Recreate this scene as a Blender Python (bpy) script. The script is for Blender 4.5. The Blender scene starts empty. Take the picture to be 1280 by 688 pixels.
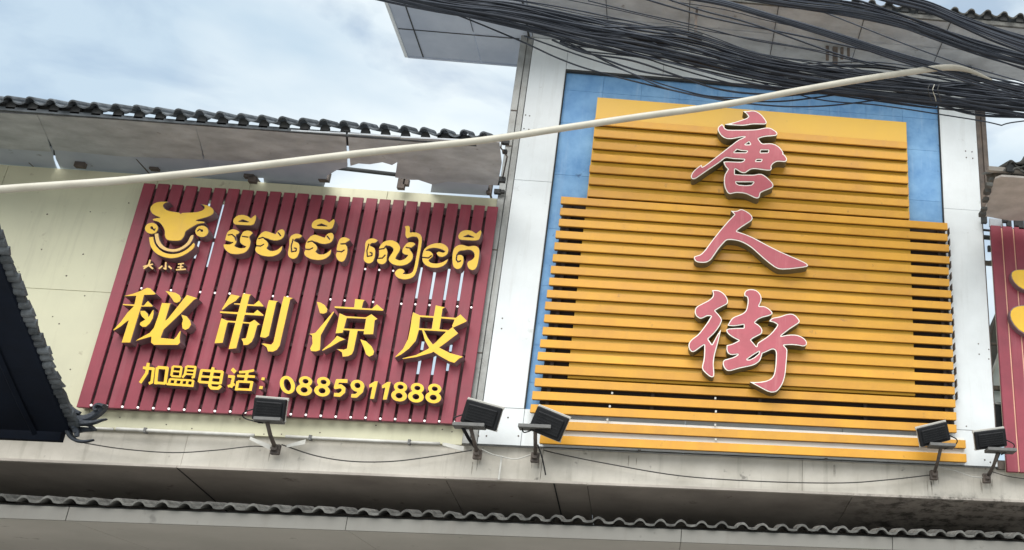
import bpy, bmesh, math, random
from mathutils import Vector, Matrix
from mathutils.geometry import tessellate_polygon, delaunay_2d_cdt

random.seed(7)
scene = bpy.context.scene
C = scene.collection

# ------------------------------------------------------------------ camera
CAMPOS = Vector((0.0, -9.0, 1.6))
ROWS = (Vector((0.9924182, -0.12195712, 0.01525062)),      # camera right
        Vector((0.06276278, 0.39618002, -0.91602523)),     # camera down
        Vector((0.10567381, 0.91003728, 0.40083063)))      # camera forward
FOC, CX, CY = 1300.0, 992.3618549, 344.0                   # in pixels of a 1280 wide picture
cam_data = bpy.data.cameras.new('camera')
cam = bpy.data.objects.new('camera', cam_data)
C.objects.link(cam)
scene.camera = cam
cam_data.sensor_fit = 'HORIZONTAL'
cam_data.sensor_width = 36.0
cam_data.lens = FOC / 1280.0 * 36.0
cam_data.shift_x = (640.0 - CX) / 1280.0
cam_data.shift_y = 0.0
cam_data.clip_end = 5000.0
r, d, f = ROWS
cam.matrix_world = Matrix(((r.x, -d.x, -f.x, CAMPOS.x), (r.y, -d.y, -f.y, CAMPOS.y), (r.z, -d.z, -f.z, CAMPOS.z), (0, 0, 0, 1)))

def P(px, py, Y=0.0):
    """the point of the plane y = Y that is seen at (px, py)"""
    v = ROWS[0] * ((px - CX) / FOC) + ROWS[1] * ((py - CY) / FOC) + ROWS[2]
    t = (Y - CAMPOS.y) / v.y
    return CAMPOS + v * t

# ------------------------------------------------------------------ light
world = bpy.data.worlds.new('World')
scene.world = world
world.use_nodes = True
nt = world.node_tree
nt.nodes.clear()
N = nt.nodes.new
L = nt.links.new
SUN_EL, SUN_AZ = math.radians(48), math.radians(192)       # azimuth from +Y, clockwise
sky = N('ShaderNodeTexSky'); sky.sky_type = 'NISHITA'; sky.sun_disc = False
sky.sun_elevation = SUN_EL; sky.sun_rotation = SUN_AZ
sky.air_density = 1.2; sky.dust_density = 2.0
tc = N('ShaderNodeTexCoord')
mp = N('ShaderNodeMapping'); mp.inputs['Scale'].default_value = (1.0, 1.0, 2.2); mp.inputs['Location'].default_value = (0.35, 0.1, 0.2)
n1 = N('ShaderNodeTexNoise'); n1.inputs['Scale'].default_value = 6.5; n1.inputs['Detail'].default_value = 7; n1.inputs['Roughness'].default_value = 0.5
n1.inputs['Distortion'].default_value = 0.35
n2 = N('ShaderNodeTexNoise'); n2.inputs['Scale'].default_value = 3.4; n2.inputs['Detail'].default_value = 5; n2.inputs['Roughness'].default_value = 0.5
r1 = N('ShaderNodeValToRGB'); r1.color_ramp.elements[0].position = 0.42; r1.color_ramp.elements[1].position = 0.55
r1.color_ramp.elements[0].color = (0.55, 0.55, 0.55, 1); r1.color_ramp.elements[1].color = (0.97, 0.97, 0.97, 1)
r2 = N('ShaderNodeValToRGB'); r2.color_ramp.elements[0].position = 0.36; r2.color_ramp.elements[1].position = 0.6
r2.color_ramp.elements[0].color = (3.1, 3.85, 4.5, 1); r2.color_ramp.elements[1].color = (4.85, 5.25, 5.4, 1)
skyc = N('ShaderNodeMixRGB'); skyc.blend_type = 'MULTIPLY'; skyc.inputs[0].default_value = 1.0
skyc.inputs[2].default_value = (1.0, 1.0, 0.95, 1)
mx = N('ShaderNodeMixRGB')
bg = N('ShaderNodeBackground'); bg.inputs['Strength'].default_value = 0.066
wo = N('ShaderNodeOutputWorld')
L(tc.outputs['Generated'], mp.inputs['Vector']); L(mp.outputs[0], n1.inputs['Vector']); L(mp.outputs[0], n2.inputs['Vector'])
L(n1.outputs['Fac'], r1.inputs[0]); L(n2.outputs['Fac'], r2.inputs[0])
L(sky.outputs[0], skyc.inputs[1]); L(r1.outputs[0], mx.inputs[0]); L(skyc.outputs[0], mx.inputs[1]); L(r2.outputs[0], mx.inputs[2])
L(mx.outputs[0], bg.inputs['Color']); L(bg.outputs[0], wo.inputs['Surface'])

sun_data = bpy.data.lights.new('sun', 'SUN')
sun_data.energy = 1.5; sun_data.angle = math.radians(60); sun_data.color = (1.0, 0.97, 0.92)
sun = bpy.data.objects.new('sun', sun_data)
C.objects.link(sun)
sd = Vector((math.sin(SUN_AZ) * math.cos(SUN_EL), math.cos(SUN_AZ) * math.cos(SUN_EL), math.sin(SUN_EL)))
sun.rotation_euler = sd.to_track_quat('Z', 'Y').to_euler()
sun.location = (0, -20, 30)

scene.view_settings.view_transform = 'Standard'
scene.view_settings.look = 'None'
scene.view_settings.exposure = 1.58
scene.view_settings.gamma = 1.0
scene.render.engine = 'CYCLES'

# ------------------------------------------------------------------ materials
def srgb(c):
    return tuple(((v / 255.0) / 12.92 if v <= 10 else ((v / 255.0 + 0.055) / 1.055) ** 2.4) for v in c) + (1,)

def mat(name, col, rough=0.6, col2=None, scale=3.0, amount=0.5, bump=0.0, bscale=40.0, spec=0.4, metal=0.0,
        specks=0.0, speck_col=(0.03, 0.028, 0.025), speck_scale=9.0, streak=0.0, streak_col=(0.12, 0.1, 0.08), stretch=(1, 1, 1), vary=0.0):
    m = bpy.data.materials.new(name); m.use_nodes = True
    t = m.node_tree; nd = t.nodes; lk = t.links.new
    b = nd['Principled BSDF']
    b.inputs['Roughness'].default_value = rough
    b.inputs['Specular IOR Level'].default_value = spec
    b.inputs['Metallic'].default_value = metal
    geo = nd.new('ShaderNodeNewGeometry')
    mpg = nd.new('ShaderNodeMapping'); mpg.inputs['Scale'].default_value = stretch
    lk(geo.outputs['Position'], mpg.inputs['Vector'])
    n = nd.new('ShaderNodeTexNoise'); n.inputs['Scale'].default_value = scale; n.inputs['Detail'].default_value = 6; n.inputs['Roughness'].default_value = 0.6
    lk(mpg.outputs[0], n.inputs['Vector'])
    rp = nd.new('ShaderNodeValToRGB'); rp.color_ramp.elements[0].position = 0.32; rp.color_ramp.elements[1].position = 0.68
    c2 = col2 or tuple(v * 0.8 for v in col)
    rp.color_ramp.elements[0].color = tuple(c2[:3]) + (1,)
    rp.color_ramp.elements[1].color = tuple(col[:3]) + (1,)
    lk(n.outputs['Fac'], rp.inputs[0])
    base = nd.new('ShaderNodeMixRGB'); base.inputs[0].default_value = amount
    base.inputs[1].default_value = tuple(col[:3]) + (1,)
    lk(rp.outputs[0], base.inputs[2])
    out = base.outputs[0]
    if streak:
        mps = nd.new('ShaderNodeMapping'); mps.inputs['Scale'].default_value = (9.0, 9.0, 0.7)
        lk(geo.outputs['Position'], mps.inputs['Vector'])
        ns = nd.new('ShaderNodeTexNoise'); ns.inputs['Scale'].default_value = 1.6; ns.inputs['Detail'].default_value = 5; ns.inputs['Roughness'].default_value = 0.65
        lk(mps.outputs[0], ns.inputs['Vector'])
        rs = nd.new('ShaderNodeValToRGB'); rs.color_ramp.elements[0].position = 0.54; rs.color_ramp.elements[1].position = 0.78
        rs.color_ramp.elements[0].color = (0, 0, 0, 1); rs.color_ramp.elements[1].color = (streak, streak, streak, 1)
        lk(ns.outputs['Fac'], rs.inputs[0])
        ms = nd.new('ShaderNodeMixRGB'); lk(rs.outputs[0], ms.inputs[0]); lk(out, ms.inputs[1]); ms.inputs[2].default_value = streak_col + (1,)
        out = ms.outputs[0]
    if specks:
        nv = nd.new('ShaderNodeTexNoise'); nv.inputs['Scale'].default_value = speck_scale; nv.inputs['Detail'].default_value = 3; nv.inputs['Roughness'].default_value = 0.7
        lk(geo.outputs['Position'], nv.inputs['Vector'])
        rv = nd.new('ShaderNodeValToRGB'); rv.color_ramp.elements[0].position = 0.66; rv.color_ramp.elements[1].position = 0.74
        rv.color_ramp.elements[0].color = (0, 0, 0, 1); rv.color_ramp.elements[1].color = (specks, specks, specks, 1)
        lk(nv.outputs['Fac'], rv.inputs[0])
        mv = nd.new('ShaderNodeMixRGB'); lk(rv.outputs[0], mv.inputs[0]); lk(out, mv.inputs[1]); mv.inputs[2].default_value = tuple(speck_col) + (1,)
        out = mv.outputs[0]
    if vary:
        oi = nd.new('ShaderNodeObjectInfo')
        mr = nd.new('ShaderNodeMapRange'); mr.inputs['To Min'].default_value = 1 - vary; mr.inputs['To Max'].default_value = 1 + vary
        lk(oi.outputs['Random'], mr.inputs['Value'])
        hv = nd.new('ShaderNodeHueSaturation'); lk(mr.outputs[0], hv.inputs['Value']); lk(out, hv.inputs['Color'])
        out = hv.outputs[0]
    lk(out, b.inputs['Base Color'])
    # roughness breaks up with the same noise
    rr = nd.new('ShaderNodeMapRange'); rr.inputs['To Min'].default_value = max(0.05, rough - 0.12); rr.inputs['To Max'].default_value = min(1, rough + 0.15)
    lk(n.outputs['Fac'], rr.inputs['Value']); lk(rr.outputs[0], b.inputs['Roughness'])
    if bump:
        nb = nd.new('ShaderNodeTexNoise'); nb.inputs['Scale'].default_value = bscale; nb.inputs['Detail'].default_value = 4
        lk(geo.outputs['Position'], nb.inputs['Vector'])
        bp = nd.new('ShaderNodeBump'); bp.inputs['Strength'].default_value = bump; bp.inputs['Distance'].default_value = 0.01
        lk(nb.outputs['Fac'], bp.inputs['Height']); lk(bp.outputs[0], b.inputs['Normal'])
    return m

M = {}
M['cream'] = mat('cream_panel', (0.67, 0.655, 0.47), 0.55, (0.56, 0.545, 0.4), 1.3, 0.8, 0.15, 8, specks=0.5, speck_scale=6.5, speck_col=(0.3, 0.25, 0.16), streak=0.25, streak_col=(0.3, 0.28, 0.2))
M['white'] = mat('white_panel', (0.73, 0.77, 0.785), 0.5, (0.59, 0.62, 0.63), 1.6, 0.9, 0.25, 5, streak=0.3, streak_col=(0.42, 0.42, 0.4), specks=0.35, speck_scale=5.5, speck_col=(0.25, 0.24, 0.22))
M['blue'] = mat('blue_panel', (0.21, 0.41, 0.66), 0.55, (0.09, 0.25, 0.5), 4.5, 1.0, 0.3, 9, specks=0.8, speck_scale=7, speck_col=(0.04, 0.1, 0.22), streak=0.5, streak_col=(0.34, 0.48, 0.66), vary=0.05)
M['fascia'] = mat('fascia_board', (0.59, 0.56, 0.5), 0.6, (0.4, 0.375, 0.32), 2.2, 0.9, 0.3, 14, streak=0.6, streak_col=(0.25, 0.23, 0.19), specks=0.55, speck_scale=7)
M['soffit'] = mat('grey_soffit', (0.53, 0.56, 0.59), 0.7, (0.34, 0.36, 0.385), 3.6, 1.0, 0.35, 10, specks=0.7, speck_scale=7, streak=.3, streak_col=(.3, .28, .26), speck_col=(0.15, 0.13, 0.12), stretch=(1, 1.8, 1))
M['soffit_dark'] = mat('weathered_soffit', (0.5, 0.46, 0.41), 0.75, (0.3, 0.27, 0.24), 1.7, 0.9, 0.3, 12, specks=0.6, speck_scale=4.5, speck_col=(0.1, 0.07, 0.05))
M['soffit_blue'] = mat('blue_grey_soffit', (0.5, 0.55, 0.63), 0.65, (0.36, 0.41, 0.5), 2.2, 0.9, 0.2, 10, specks=0.5, speck_scale=6)
M['metal'] = mat('galvanised_trim', (0.34, 0.35, 0.34), 0.45, (0.2, 0.2, 0.19), 7, 0.9, 0.2, 30, streak=0.5, streak_col=(0.16, 0.14, 0.11), metal=0.3)
M['rust'] = mat('rusty_steel', (0.16, 0.13, 0.11), 0.75, (0.07, 0.06, 0.055), 9, 1.0, 0.4, 50, streak=0.4, streak_col=(0.26, 0.17, 0.1))
M['red'] = mat('maroon_slat', (0.3, 0.052, 0.076), 0.5, (0.21, 0.036, 0.054), 3.2, 1.0, 0.06, 25, vary=0.07, streak=0.3, streak_col=(0.36, 0.14, 0.16), specks=0.35, speck_scale=16, speck_col=(.16, .06, .06))
M['dark_red'] = mat('dark_maroon_frame_and_shade', (0.2, 0.115, 0.12), 0.7, None, 5, 0.7)  # frame colour; on slat backs it paints the shade in the gaps
M['orange'] = mat('ochre_slat', (0.67, 0.34, 0.032), 0.45, (0.53, 0.25, 0.028), 2.6, 1.0, 0.06, 25, vary=0.08, streak=0.3, streak_col=(0.45, 0.23, 0.06), specks=0.45, speck_scale=10, speck_col=(0.2, 0.11, 0.04))
M['yellow'] = mat('yellow_backing', (0.74, 0.44, 0.045), 0.42, (0.64, 0.36, 0.035), 1.4, 0.7, 0.05, 18, specks=0.2, speck_scale=8, speck_col=(0.35, 0.2, 0.05))
M['letter'] = mat('yellow_acrylic', (0.86, 0.54, 0.032), 0.4, (0.74, 0.43, 0.03), 4, 0.9, 0.05, 40, streak=0.35, streak_col=(0.55, 0.36, 0.09), specks=.25, speck_scale=20, speck_col=(.45, .3, .1))
M['letter_pale'] = mat('pale_yellow_acrylic', (0.8, 0.52, 0.16), 0.35, (0.7, 0.43, 0.12), 6, 0.6)
M['return'] = mat('brown_letter_side', (0.25, 0.17, 0.18), 0.5, (0.17, 0.11, 0.12), 9, 0.8)
M['pink'] = mat('faded_pink_acrylic', (0.46, 0.1, 0.13), 0.45, (0.37, 0.078, 0.1), 5, 0.9, 0.05, 30, specks=0.4, speck_scale=18, speck_col=(0.3, 0.14, 0.13), streak=.35, streak_col=(0.62, 0.3, 0.3))
M['border'] = mat('white_letter_border', (0.86, 0.82, 0.75), 0.4, None, 6, 0.5)
M['pink_side'] = mat('olive_letter_side', (0.17, 0.14, 0.075), 0.55, (0.1, 0.085, 0.05), 8, 0.8)
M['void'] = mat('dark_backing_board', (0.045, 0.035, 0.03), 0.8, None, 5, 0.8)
M['tile'] = mat('grey_roof_tile', (0.13, 0.145, 0.16), 0.75, (0.05, 0.058, 0.065), 11, 1.0, 0.6, 40, vary=0.3, specks=.6, speck_scale=13, speck_col=(.2, .21, .17))
M['tile_pale'] = mat('pale_concrete_tile', (0.15, 0.15, 0.14), 0.85, (0.055, 0.055, 0.052), 13, 1.0, 0.6, 45, vary=0.25, specks=0.5, speck_scale=12)
M['mortar'] = mat('dark_mortar', (0.035, 0.038, 0.04), 0.9, (0.06, 0.06, 0.058), 10, 0.8)
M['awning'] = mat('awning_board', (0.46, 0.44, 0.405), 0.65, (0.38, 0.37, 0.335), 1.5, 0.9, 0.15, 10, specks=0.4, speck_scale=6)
M['black'] = mat('black_housing', (0.007, 0.008, 0.01), 0.55, (0.014, 0.015, 0.017), 12, 0.8, 0.1, 60, spec=0.25)
M['grey_plate'] = mat('dusty_plate', (0.15, 0.15, 0.145), 0.6, (0.1, 0.1, 0.1), 20, 0.9)
M['rim'] = mat('pale_rim', (0.55, 0.54, 0.5), 0.5, None, 12, 0.6)
M['glass'] = mat('lamp_glass', (0.3, 0.32, 0.33), 0.12, None, 5, 0.3)
M['cable'] = mat('black_cable', (0.024, 0.03, 0.042), 0.6, (0.045, 0.052, 0.066), 5, 0.8, vary=0.35, spec=0.2)
M['wire'] = mat('thin_dark_wire', (0.05, 0.048, 0.045), 0.6, None, 5, 0.5)
M['pvc'] = mat('cream_pipe', (0.5, 0.48, 0.41), 0.45, (0.38, 0.36, 0.3), 5, 0.9, 0.1, 30, specks=0.3, speck_scale=14)
M['conduit'] = mat('white_conduit', (0.62, 0.62, 0.58), 0.5, (0.36, 0.35, 0.32), 6, 0.9)
M['awning_fascia'] = mat('awning_fascia', (0.2, 0.197, 0.18), 0.65, (0.165, 0.16, 0.145), 1.5, 0.9, 0.15, 10, specks=0.4, speck_scale=6, streak=.25)  # awning grey darkened in colour to offset the sunlight on this face
M['ground'] = mat('pale_concrete_street', (0.42, 0.4, 0.37), 0.9, (0.34, 0.33, 0.31), 2, 0.8, 0.3, 30)
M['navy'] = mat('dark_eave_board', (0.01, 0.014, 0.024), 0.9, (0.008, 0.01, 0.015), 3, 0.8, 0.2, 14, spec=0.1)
M['orange_strip'] = mat('pale_orange_strip', (0.75, 0.42, 0.3), 0.5, (0.55, 0.28, 0.2), 6, 0.8)
M['slat_shade'] = mat('brown_slat_shade', (0.13, 0.065, 0.02), 0.7, None, 5, 0.6)  # dark brown paints the shade line under each ochre slat
M['brown_soffit'] = mat('brown_soffit', (0.54, 0.5, 0.46), 0.7, (0.36, 0.33, 0.3), 5, 0.9, 0.3, 10)
M['drip'] = mat('rust_drip', (0.34, 0.32, 0.28), 0.8, (0.2, 0.18, 0.15), 30, 1.0)
M['ornament'] = mat('dark_glazed_ornament', (0.05, 0.06, 0.075), 0.5, (0.025, 0.03, 0.04), 14, 1.0, 0.4, 60)
M['wall_dark'] = mat('inner_wall', (0.14, 0.13, 0.12), 0.8, None, 2, 0.8)
M['gap_glow'] = mat('white_gap_glow', (0.85, 0.82, 0.78), 0.3, None, 5, 0.3)
b_ = M['gap_glow'].node_tree.nodes['Principled BSDF']
b_.inputs['Emission Color'].default_value = (1, 0.97, 0.95, 1); b_.inputs['Emission Strength'].default_value = 0.35  # added glow stands in for light through the slat gaps

# mould along the lower right end of the fascia and its soffit
def add_mould(m, x0, zc, zr, amt):
    t = m.node_tree; nd = t.nodes; lk = t.links.new
    b = nd['Principled BSDF']; src = b.inputs['Base Color'].links[0].from_socket
    geo = nd.new('ShaderNodeNewGeometry'); sp = nd.new('ShaderNodeSeparateXYZ'); lk(geo.outputs['Position'], sp.inputs[0])
    mx_ = nd.new('ShaderNodeMapRange'); mx_.inputs['From Min'].default_value = x0; mx_.inputs['From Max'].default_value = x0 + 0.9
    lk(sp.outputs['X'], mx_.inputs['Value'])
    mz = nd.new('ShaderNodeMapRange'); mz.inputs['From Min'].default_value = zc + zr; mz.inputs['From Max'].default_value = zc
    lk(sp.outputs['Z'], mz.inputs['Value'])
    n = nd.new('ShaderNodeTexNoise'); n.inputs['Scale'].default_value = 7; n.inputs['Detail'].default_value = 8; n.inputs['Roughness'].default_value = 0.75
    lk(geo.outputs['Position'], n.inputs['Vector'])
    r = nd.new('ShaderNodeValToRGB'); r.color_ramp.elements[0].position = 0.46; r.color_ramp.elements[1].position = 0.6
    lk(n.outputs['Fac'], r.inputs[0])
    a = nd.new('ShaderNodeMath'); a.operation = 'MULTIPLY'; lk(mx_.outputs[0], a.inputs[0]); lk(mz.outputs[0], a.inputs[1])
    c = nd.new('ShaderNodeMath'); c.operation = 'MULTIPLY'; lk(a.outputs[0], c.inputs[0]); lk(r.outputs[0], c.inputs[1])
    e = nd.new('ShaderNodeMath'); e.operation = 'MULTIPLY'; lk(c.outputs[0], e.inputs[0]); e.inputs[1].default_value = amt
    mm = nd.new('ShaderNodeMixRGB'); lk(e.outputs[0], mm.inputs[0]); lk(src, mm.inputs[1]); mm.inputs[2].default_value = (0.03, 0.03, 0.025, 1)
    lk(mm.outputs[0], b.inputs['Base Color'])
add_mould(M['fascia'], 1.9, 3.49, 0.09, 0.9)
add_mould(M['soffit_dark'], 1.2, 3.49, 2.0, 0.8)

# ------------------------------------------------------------------ helpers
def mesh_from(bm, name, smooth=False):
    me = bpy.data.meshes.new(name)
    bmesh.ops.recalc_face_normals(bm, faces=bm.faces)
    bm.to_mesh(me); bm.free()
    if smooth:
        for p in me.polygons: p.use_smooth = True
    return me

def link(name, me, m=None, parent=None, loc=None):
    o = bpy.data.objects.new(name, me)
    if m is not None and me is not None and not me.materials: me.materials.append(m)
    if parent is not None: o.parent = parent
    if loc is not None: o.location = loc
    C.objects.link(o)
    return o

def thing(name, label, cat, loc=(0, 0, 0), group=None):
    o = bpy.data.objects.new(name, None); C.objects.link(o)
    o.empty_display_size = 0.2
    o['label'] = label; o['category'] = cat
    if group: o['group'] = group
    return o

def tag(o, label, cat, group=None):
    o['label'] = label; o['category'] = cat
    if group: o['group'] = group
    return o

def bm_box(bm, x0, x1, y0, y1, z0, z1, bev=0.0):
    t = bmesh.new()
    vs = [t.verts.new(v) for v in ((x0, y0, z0), (x1, y0, z0), (x1, y1, z0), (x0, y1, z0), (x0, y0, z1), (x1, y0, z1), (x1, y1, z1), (x0, y1, z1))]
    for q in ((0, 1, 2, 3), (4, 5, 6, 7), (0, 1, 5, 4), (1, 2, 6, 5), (2, 3, 7, 6), (3, 0, 4, 7)): t.faces.new([vs[i] for i in q])
    if bev: bmesh.ops.bevel(t, geom=t.edges[:], offset=bev, segments=1, affect='EDGES')
    me = bpy.data.meshes.new('t'); t.to_mesh(me); t.free()
    bm.from_mesh(me); bpy.data.meshes.remove(me)

def box(name, x0, x1, y0, y1, z0, z1, m, parent=None, bev=0.0):
    bm = bmesh.new(); bm_box(bm, x0, x1, y0, y1, z0, z1, bev)
    return link(name, mesh_from(bm, name), m, parent)

def two_part(x0, x1, ya, yb, yc, z0, z1, m1, m2):
    """a slat: painted front plate, its back coloured dark to put in the shade"""
    bm = bmesh.new()
    bm_box(bm, x0, x1, ya, yb, z0, z1, 0.0025)
    n = len(bm.faces)
    bm_box(bm, x0 + .004, x1 - .004, yb + .0005, yc, z0 + .001, z1 - .001)
    bm.faces.ensure_lookup_table()
    for f_ in bm.faces[n:]: f_.material_index = 1
    me = mesh_from(bm, 'slat'); me.materials.append(m1); me.materials.append(m2)
    return me

def prism(name, pts, off, m, parent=None):
    """polygon (list of 3d points) pushed along off"""
    bm = bmesh.new(); off = Vector(off)
    a = [bm.verts.new(p) for p in pts]; b = [bm.verts.new(Vector(p) + off) for p in pts]
    n = len(pts)
    tri = tessellate_polygon([[Vector(p) for p in pts]])
    for t in tri:
        bm.faces.new([a[i] for i in t]); bm.faces.new([b[i] for i in reversed(t)])
    for i in range(n): bm.faces.new((a[i], a[(i + 1) % n], b[(i + 1) % n], b[i]))
    return link(name, mesh_from(bm, name), m, parent)

def bm_tube(bm, pts, rad, sides=6, cap=True):
    pts = [Vector(p) for p in pts]
    rads = rad if isinstance(rad, (list, tuple)) else [rad] * len(pts)
    rings = []
    for i, p in enumerate(pts):
        t = (pts[min(i + 1, len(pts) - 1)] - pts[max(i - 1, 0)]).normalized()
        u = t.cross(Vector((0, 0, 1)))
        if u.length < 1e-4: u = Vector((1, 0, 0))
        u.normalize(); w = t.cross(u)
        rings.append([bm.verts.new(p + (u * math.cos(2 * math.pi * k / sides) + w * math.sin(2 * math.pi * k / sides)) * rads[i]) for k in range(sides)])
    for a, b in zip(rings, rings[1:]):
        for k in range(sides): bm.faces.new((a[k], a[(k + 1) % sides], b[(k + 1) % sides], b[k]))
    if cap:
        bm.faces.new(rings[0][::-1]); bm.faces.new(rings[-1])

def tube(name, pts, rad, m, parent=None, sides=6, smooth=True):
    bm = bmesh.new(); bm_tube(bm, pts, rad, sides)
    return link(name, mesh_from(bm, name, smooth), m, parent)

def spline(pts, n=6):
    pts = [Vector(p) for p in pts]; out = []
    for i in range(len(pts) - 1):
        p0 = pts[max(i - 1, 0)]; p1 = pts[i]; p2 = pts[i + 1]; p3 = pts[min(i + 2, len(pts) - 1)]
        for k in range(n):
            t = k / n
            out.append(0.5 * ((2 * p1) + (-p0 + p2) * t + (2 * p0 - 5 * p1 + 4 * p2 - p3) * t * t + (-p0 + 3 * p1 - 3 * p2 + p3) * t ** 3))
    out.append(pts[-1]); return out

# ------------------------------------------------------------------ ground and neighbours' setting
g = box('ground', -400, 400, -400, 400, -0.5, 0.0, M['ground']); g['kind'] = 'structure'

# ------------------------------------------------------------------ the shop building behind the signs
shop = thing('shop_building', 'cream panelled shop front with a pale dirty fascia band under both signs', 'building')
def panels(name, xs, zs, y0, y1, m, parent, skip=None, gap=0.0018, jit=0.0015):
    for i in range(len(xs) - 1):
        for k in range(len(zs) - 1):
            if skip and skip(i, k): continue
            j = random.uniform(-jit, jit)
            box(name, xs[i] + gap, xs[i + 1] - gap, y0 + j, y1, zs[k] + gap, zs[k + 1] - gap, m, parent, 0.0015)
# cream cladding: left of the red sign, and the strips above and below it
panels('wall_panel', [-12.0, -9.6, -7.35, -6.08, -4.8], [3.78, 4.98, 6.148], -0.02, 0.08, M['cream'], shop)
panels('wall_panel', [-4.8, -1.78], [3.78, 4.02], -0.02, 0.08, M['cream'], shop)
panels('wall_panel', [-4.8, -4.0, -2.78, -1.78], [5.94, 6.15], -0.02, 0.08, M['cream'], shop)
box('wall_panel', -1.81, -1.783, -0.019, 0.08, 4.023, 5.937, M['cream'], shop)
for (px, py) in ((52, 312), (83, 345), (66, 396), (56, 425), (104, 318), (74, 405), (106, 370), (161, 254), (59, 268), (113, 265), (88, 462), (24, 340), (240, 536), (330, 543), (300, 524), (356, 528), (352, 543), (470, 532), (553, 537), (565, 540), (400, 541), (150, 522), (208, 531)):
    p = P(px, py, -.02); bm = bmesh.new(); bmesh.ops.create_cone(bm, cap_ends=True, segments=7, radius1=random.uniform(.006, .011), radius2=.005, depth=.008, matrix=Matrix.Translation(p) @ Matrix.Rotation(math.pi / 2, 4, 'X'))
    link('screw', mesh_from(bm, 'screw'), M['rust'], shop)
# fascia band, in boards with open joints
fx = [-12.0, -8.1, -6.5, -4.0, -1.1, 1.15, 3.4, 6.5]
for i in range(len(fx) - 1):
    box('fascia_board', fx[i] + .001, fx[i + 1] - .001, 0.012 - .003 * (i % 2), 0.06, 3.49, 3.79, M['fascia'], shop, 0.003)

# soffit going back under the fascia, and the wall of the shop
sx = [-12.0, -8.0, -5.9, -4.02, -0.98 - .9, -0.7, 1.6, 3.6, 6.5]
for i in range(len(sx) - 1):
    a = 3.494 + random.uniform(-.003, .003)
    prism('soffit_panel', [(sx[i] + .003, 0.0, a), (sx[i + 1] - .003, 0.0, a), (sx[i + 1] - .003, 1.5, a - .16), (sx[i] + .003, 1.5, a - .16)], (0, 0, 0.02), M['soffit_dark'], shop)
box('soffit_cover', -12, 6.5, 0.07, 1.6, 3.53, 3.56, M['wall_dark'], shop)
box('shop_wall', -12, 6.5, 1.5, 1.6, 0.0, 3.4, M['wall_dark'], shop)
for x in (-4.02, -0.98):   # cover strips over soffit joints
    prism('joint_strip', [(x - .006, 0.01, 3.49), (x + .006, 0.01, 3.49), (x + .006, 1.45, 3.33), (x - .006, 1.45, 3.33)], (0, 0, 0.002), M['mortar'], shop)
# cracked strip of conduit along the foot of the red sign
cd = thing('conduit_strip', 'long white broken conduit running along the foot of the maroon sign', 'conduit')
segs = [(-6.4, -4.55, 0.012), (-4.53, -3.45, 0.016), (-3.2, -1.95, 0.014)]
for a, b, t in segs:
    bm = bmesh.new(); bm_tube(bm, spline([(a, -.07, 3.775), ((a + b) / 2, -.075, 3.768 + t / 4), (b, -.07, 3.772)], 5), t, 6)
    link('pipe', mesh_from(bm, 'pipe', True), M['conduit'], cd)
for (px, py, qx, qy) in ((312, 549, 338, 558), (358, 559, 382, 551), (553, 556, 580, 560)):
    a = P(px, py, -.08); b = P(qx, qy, -.1)
    prism('torn_cover', [a + Vector((0, 0, .02)), a - Vector((0, 0, .005)), b - Vector((0, 0, .03)), b + Vector((0, .0, .012))], (0, .006, 0), M['conduit'], cd)
for x in (-4.3, -3.0, -2.2): box('clip', x - .01, x + .01, -.095, -.04, 3.752, 3.792, M['grey_plate'], cd)

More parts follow.
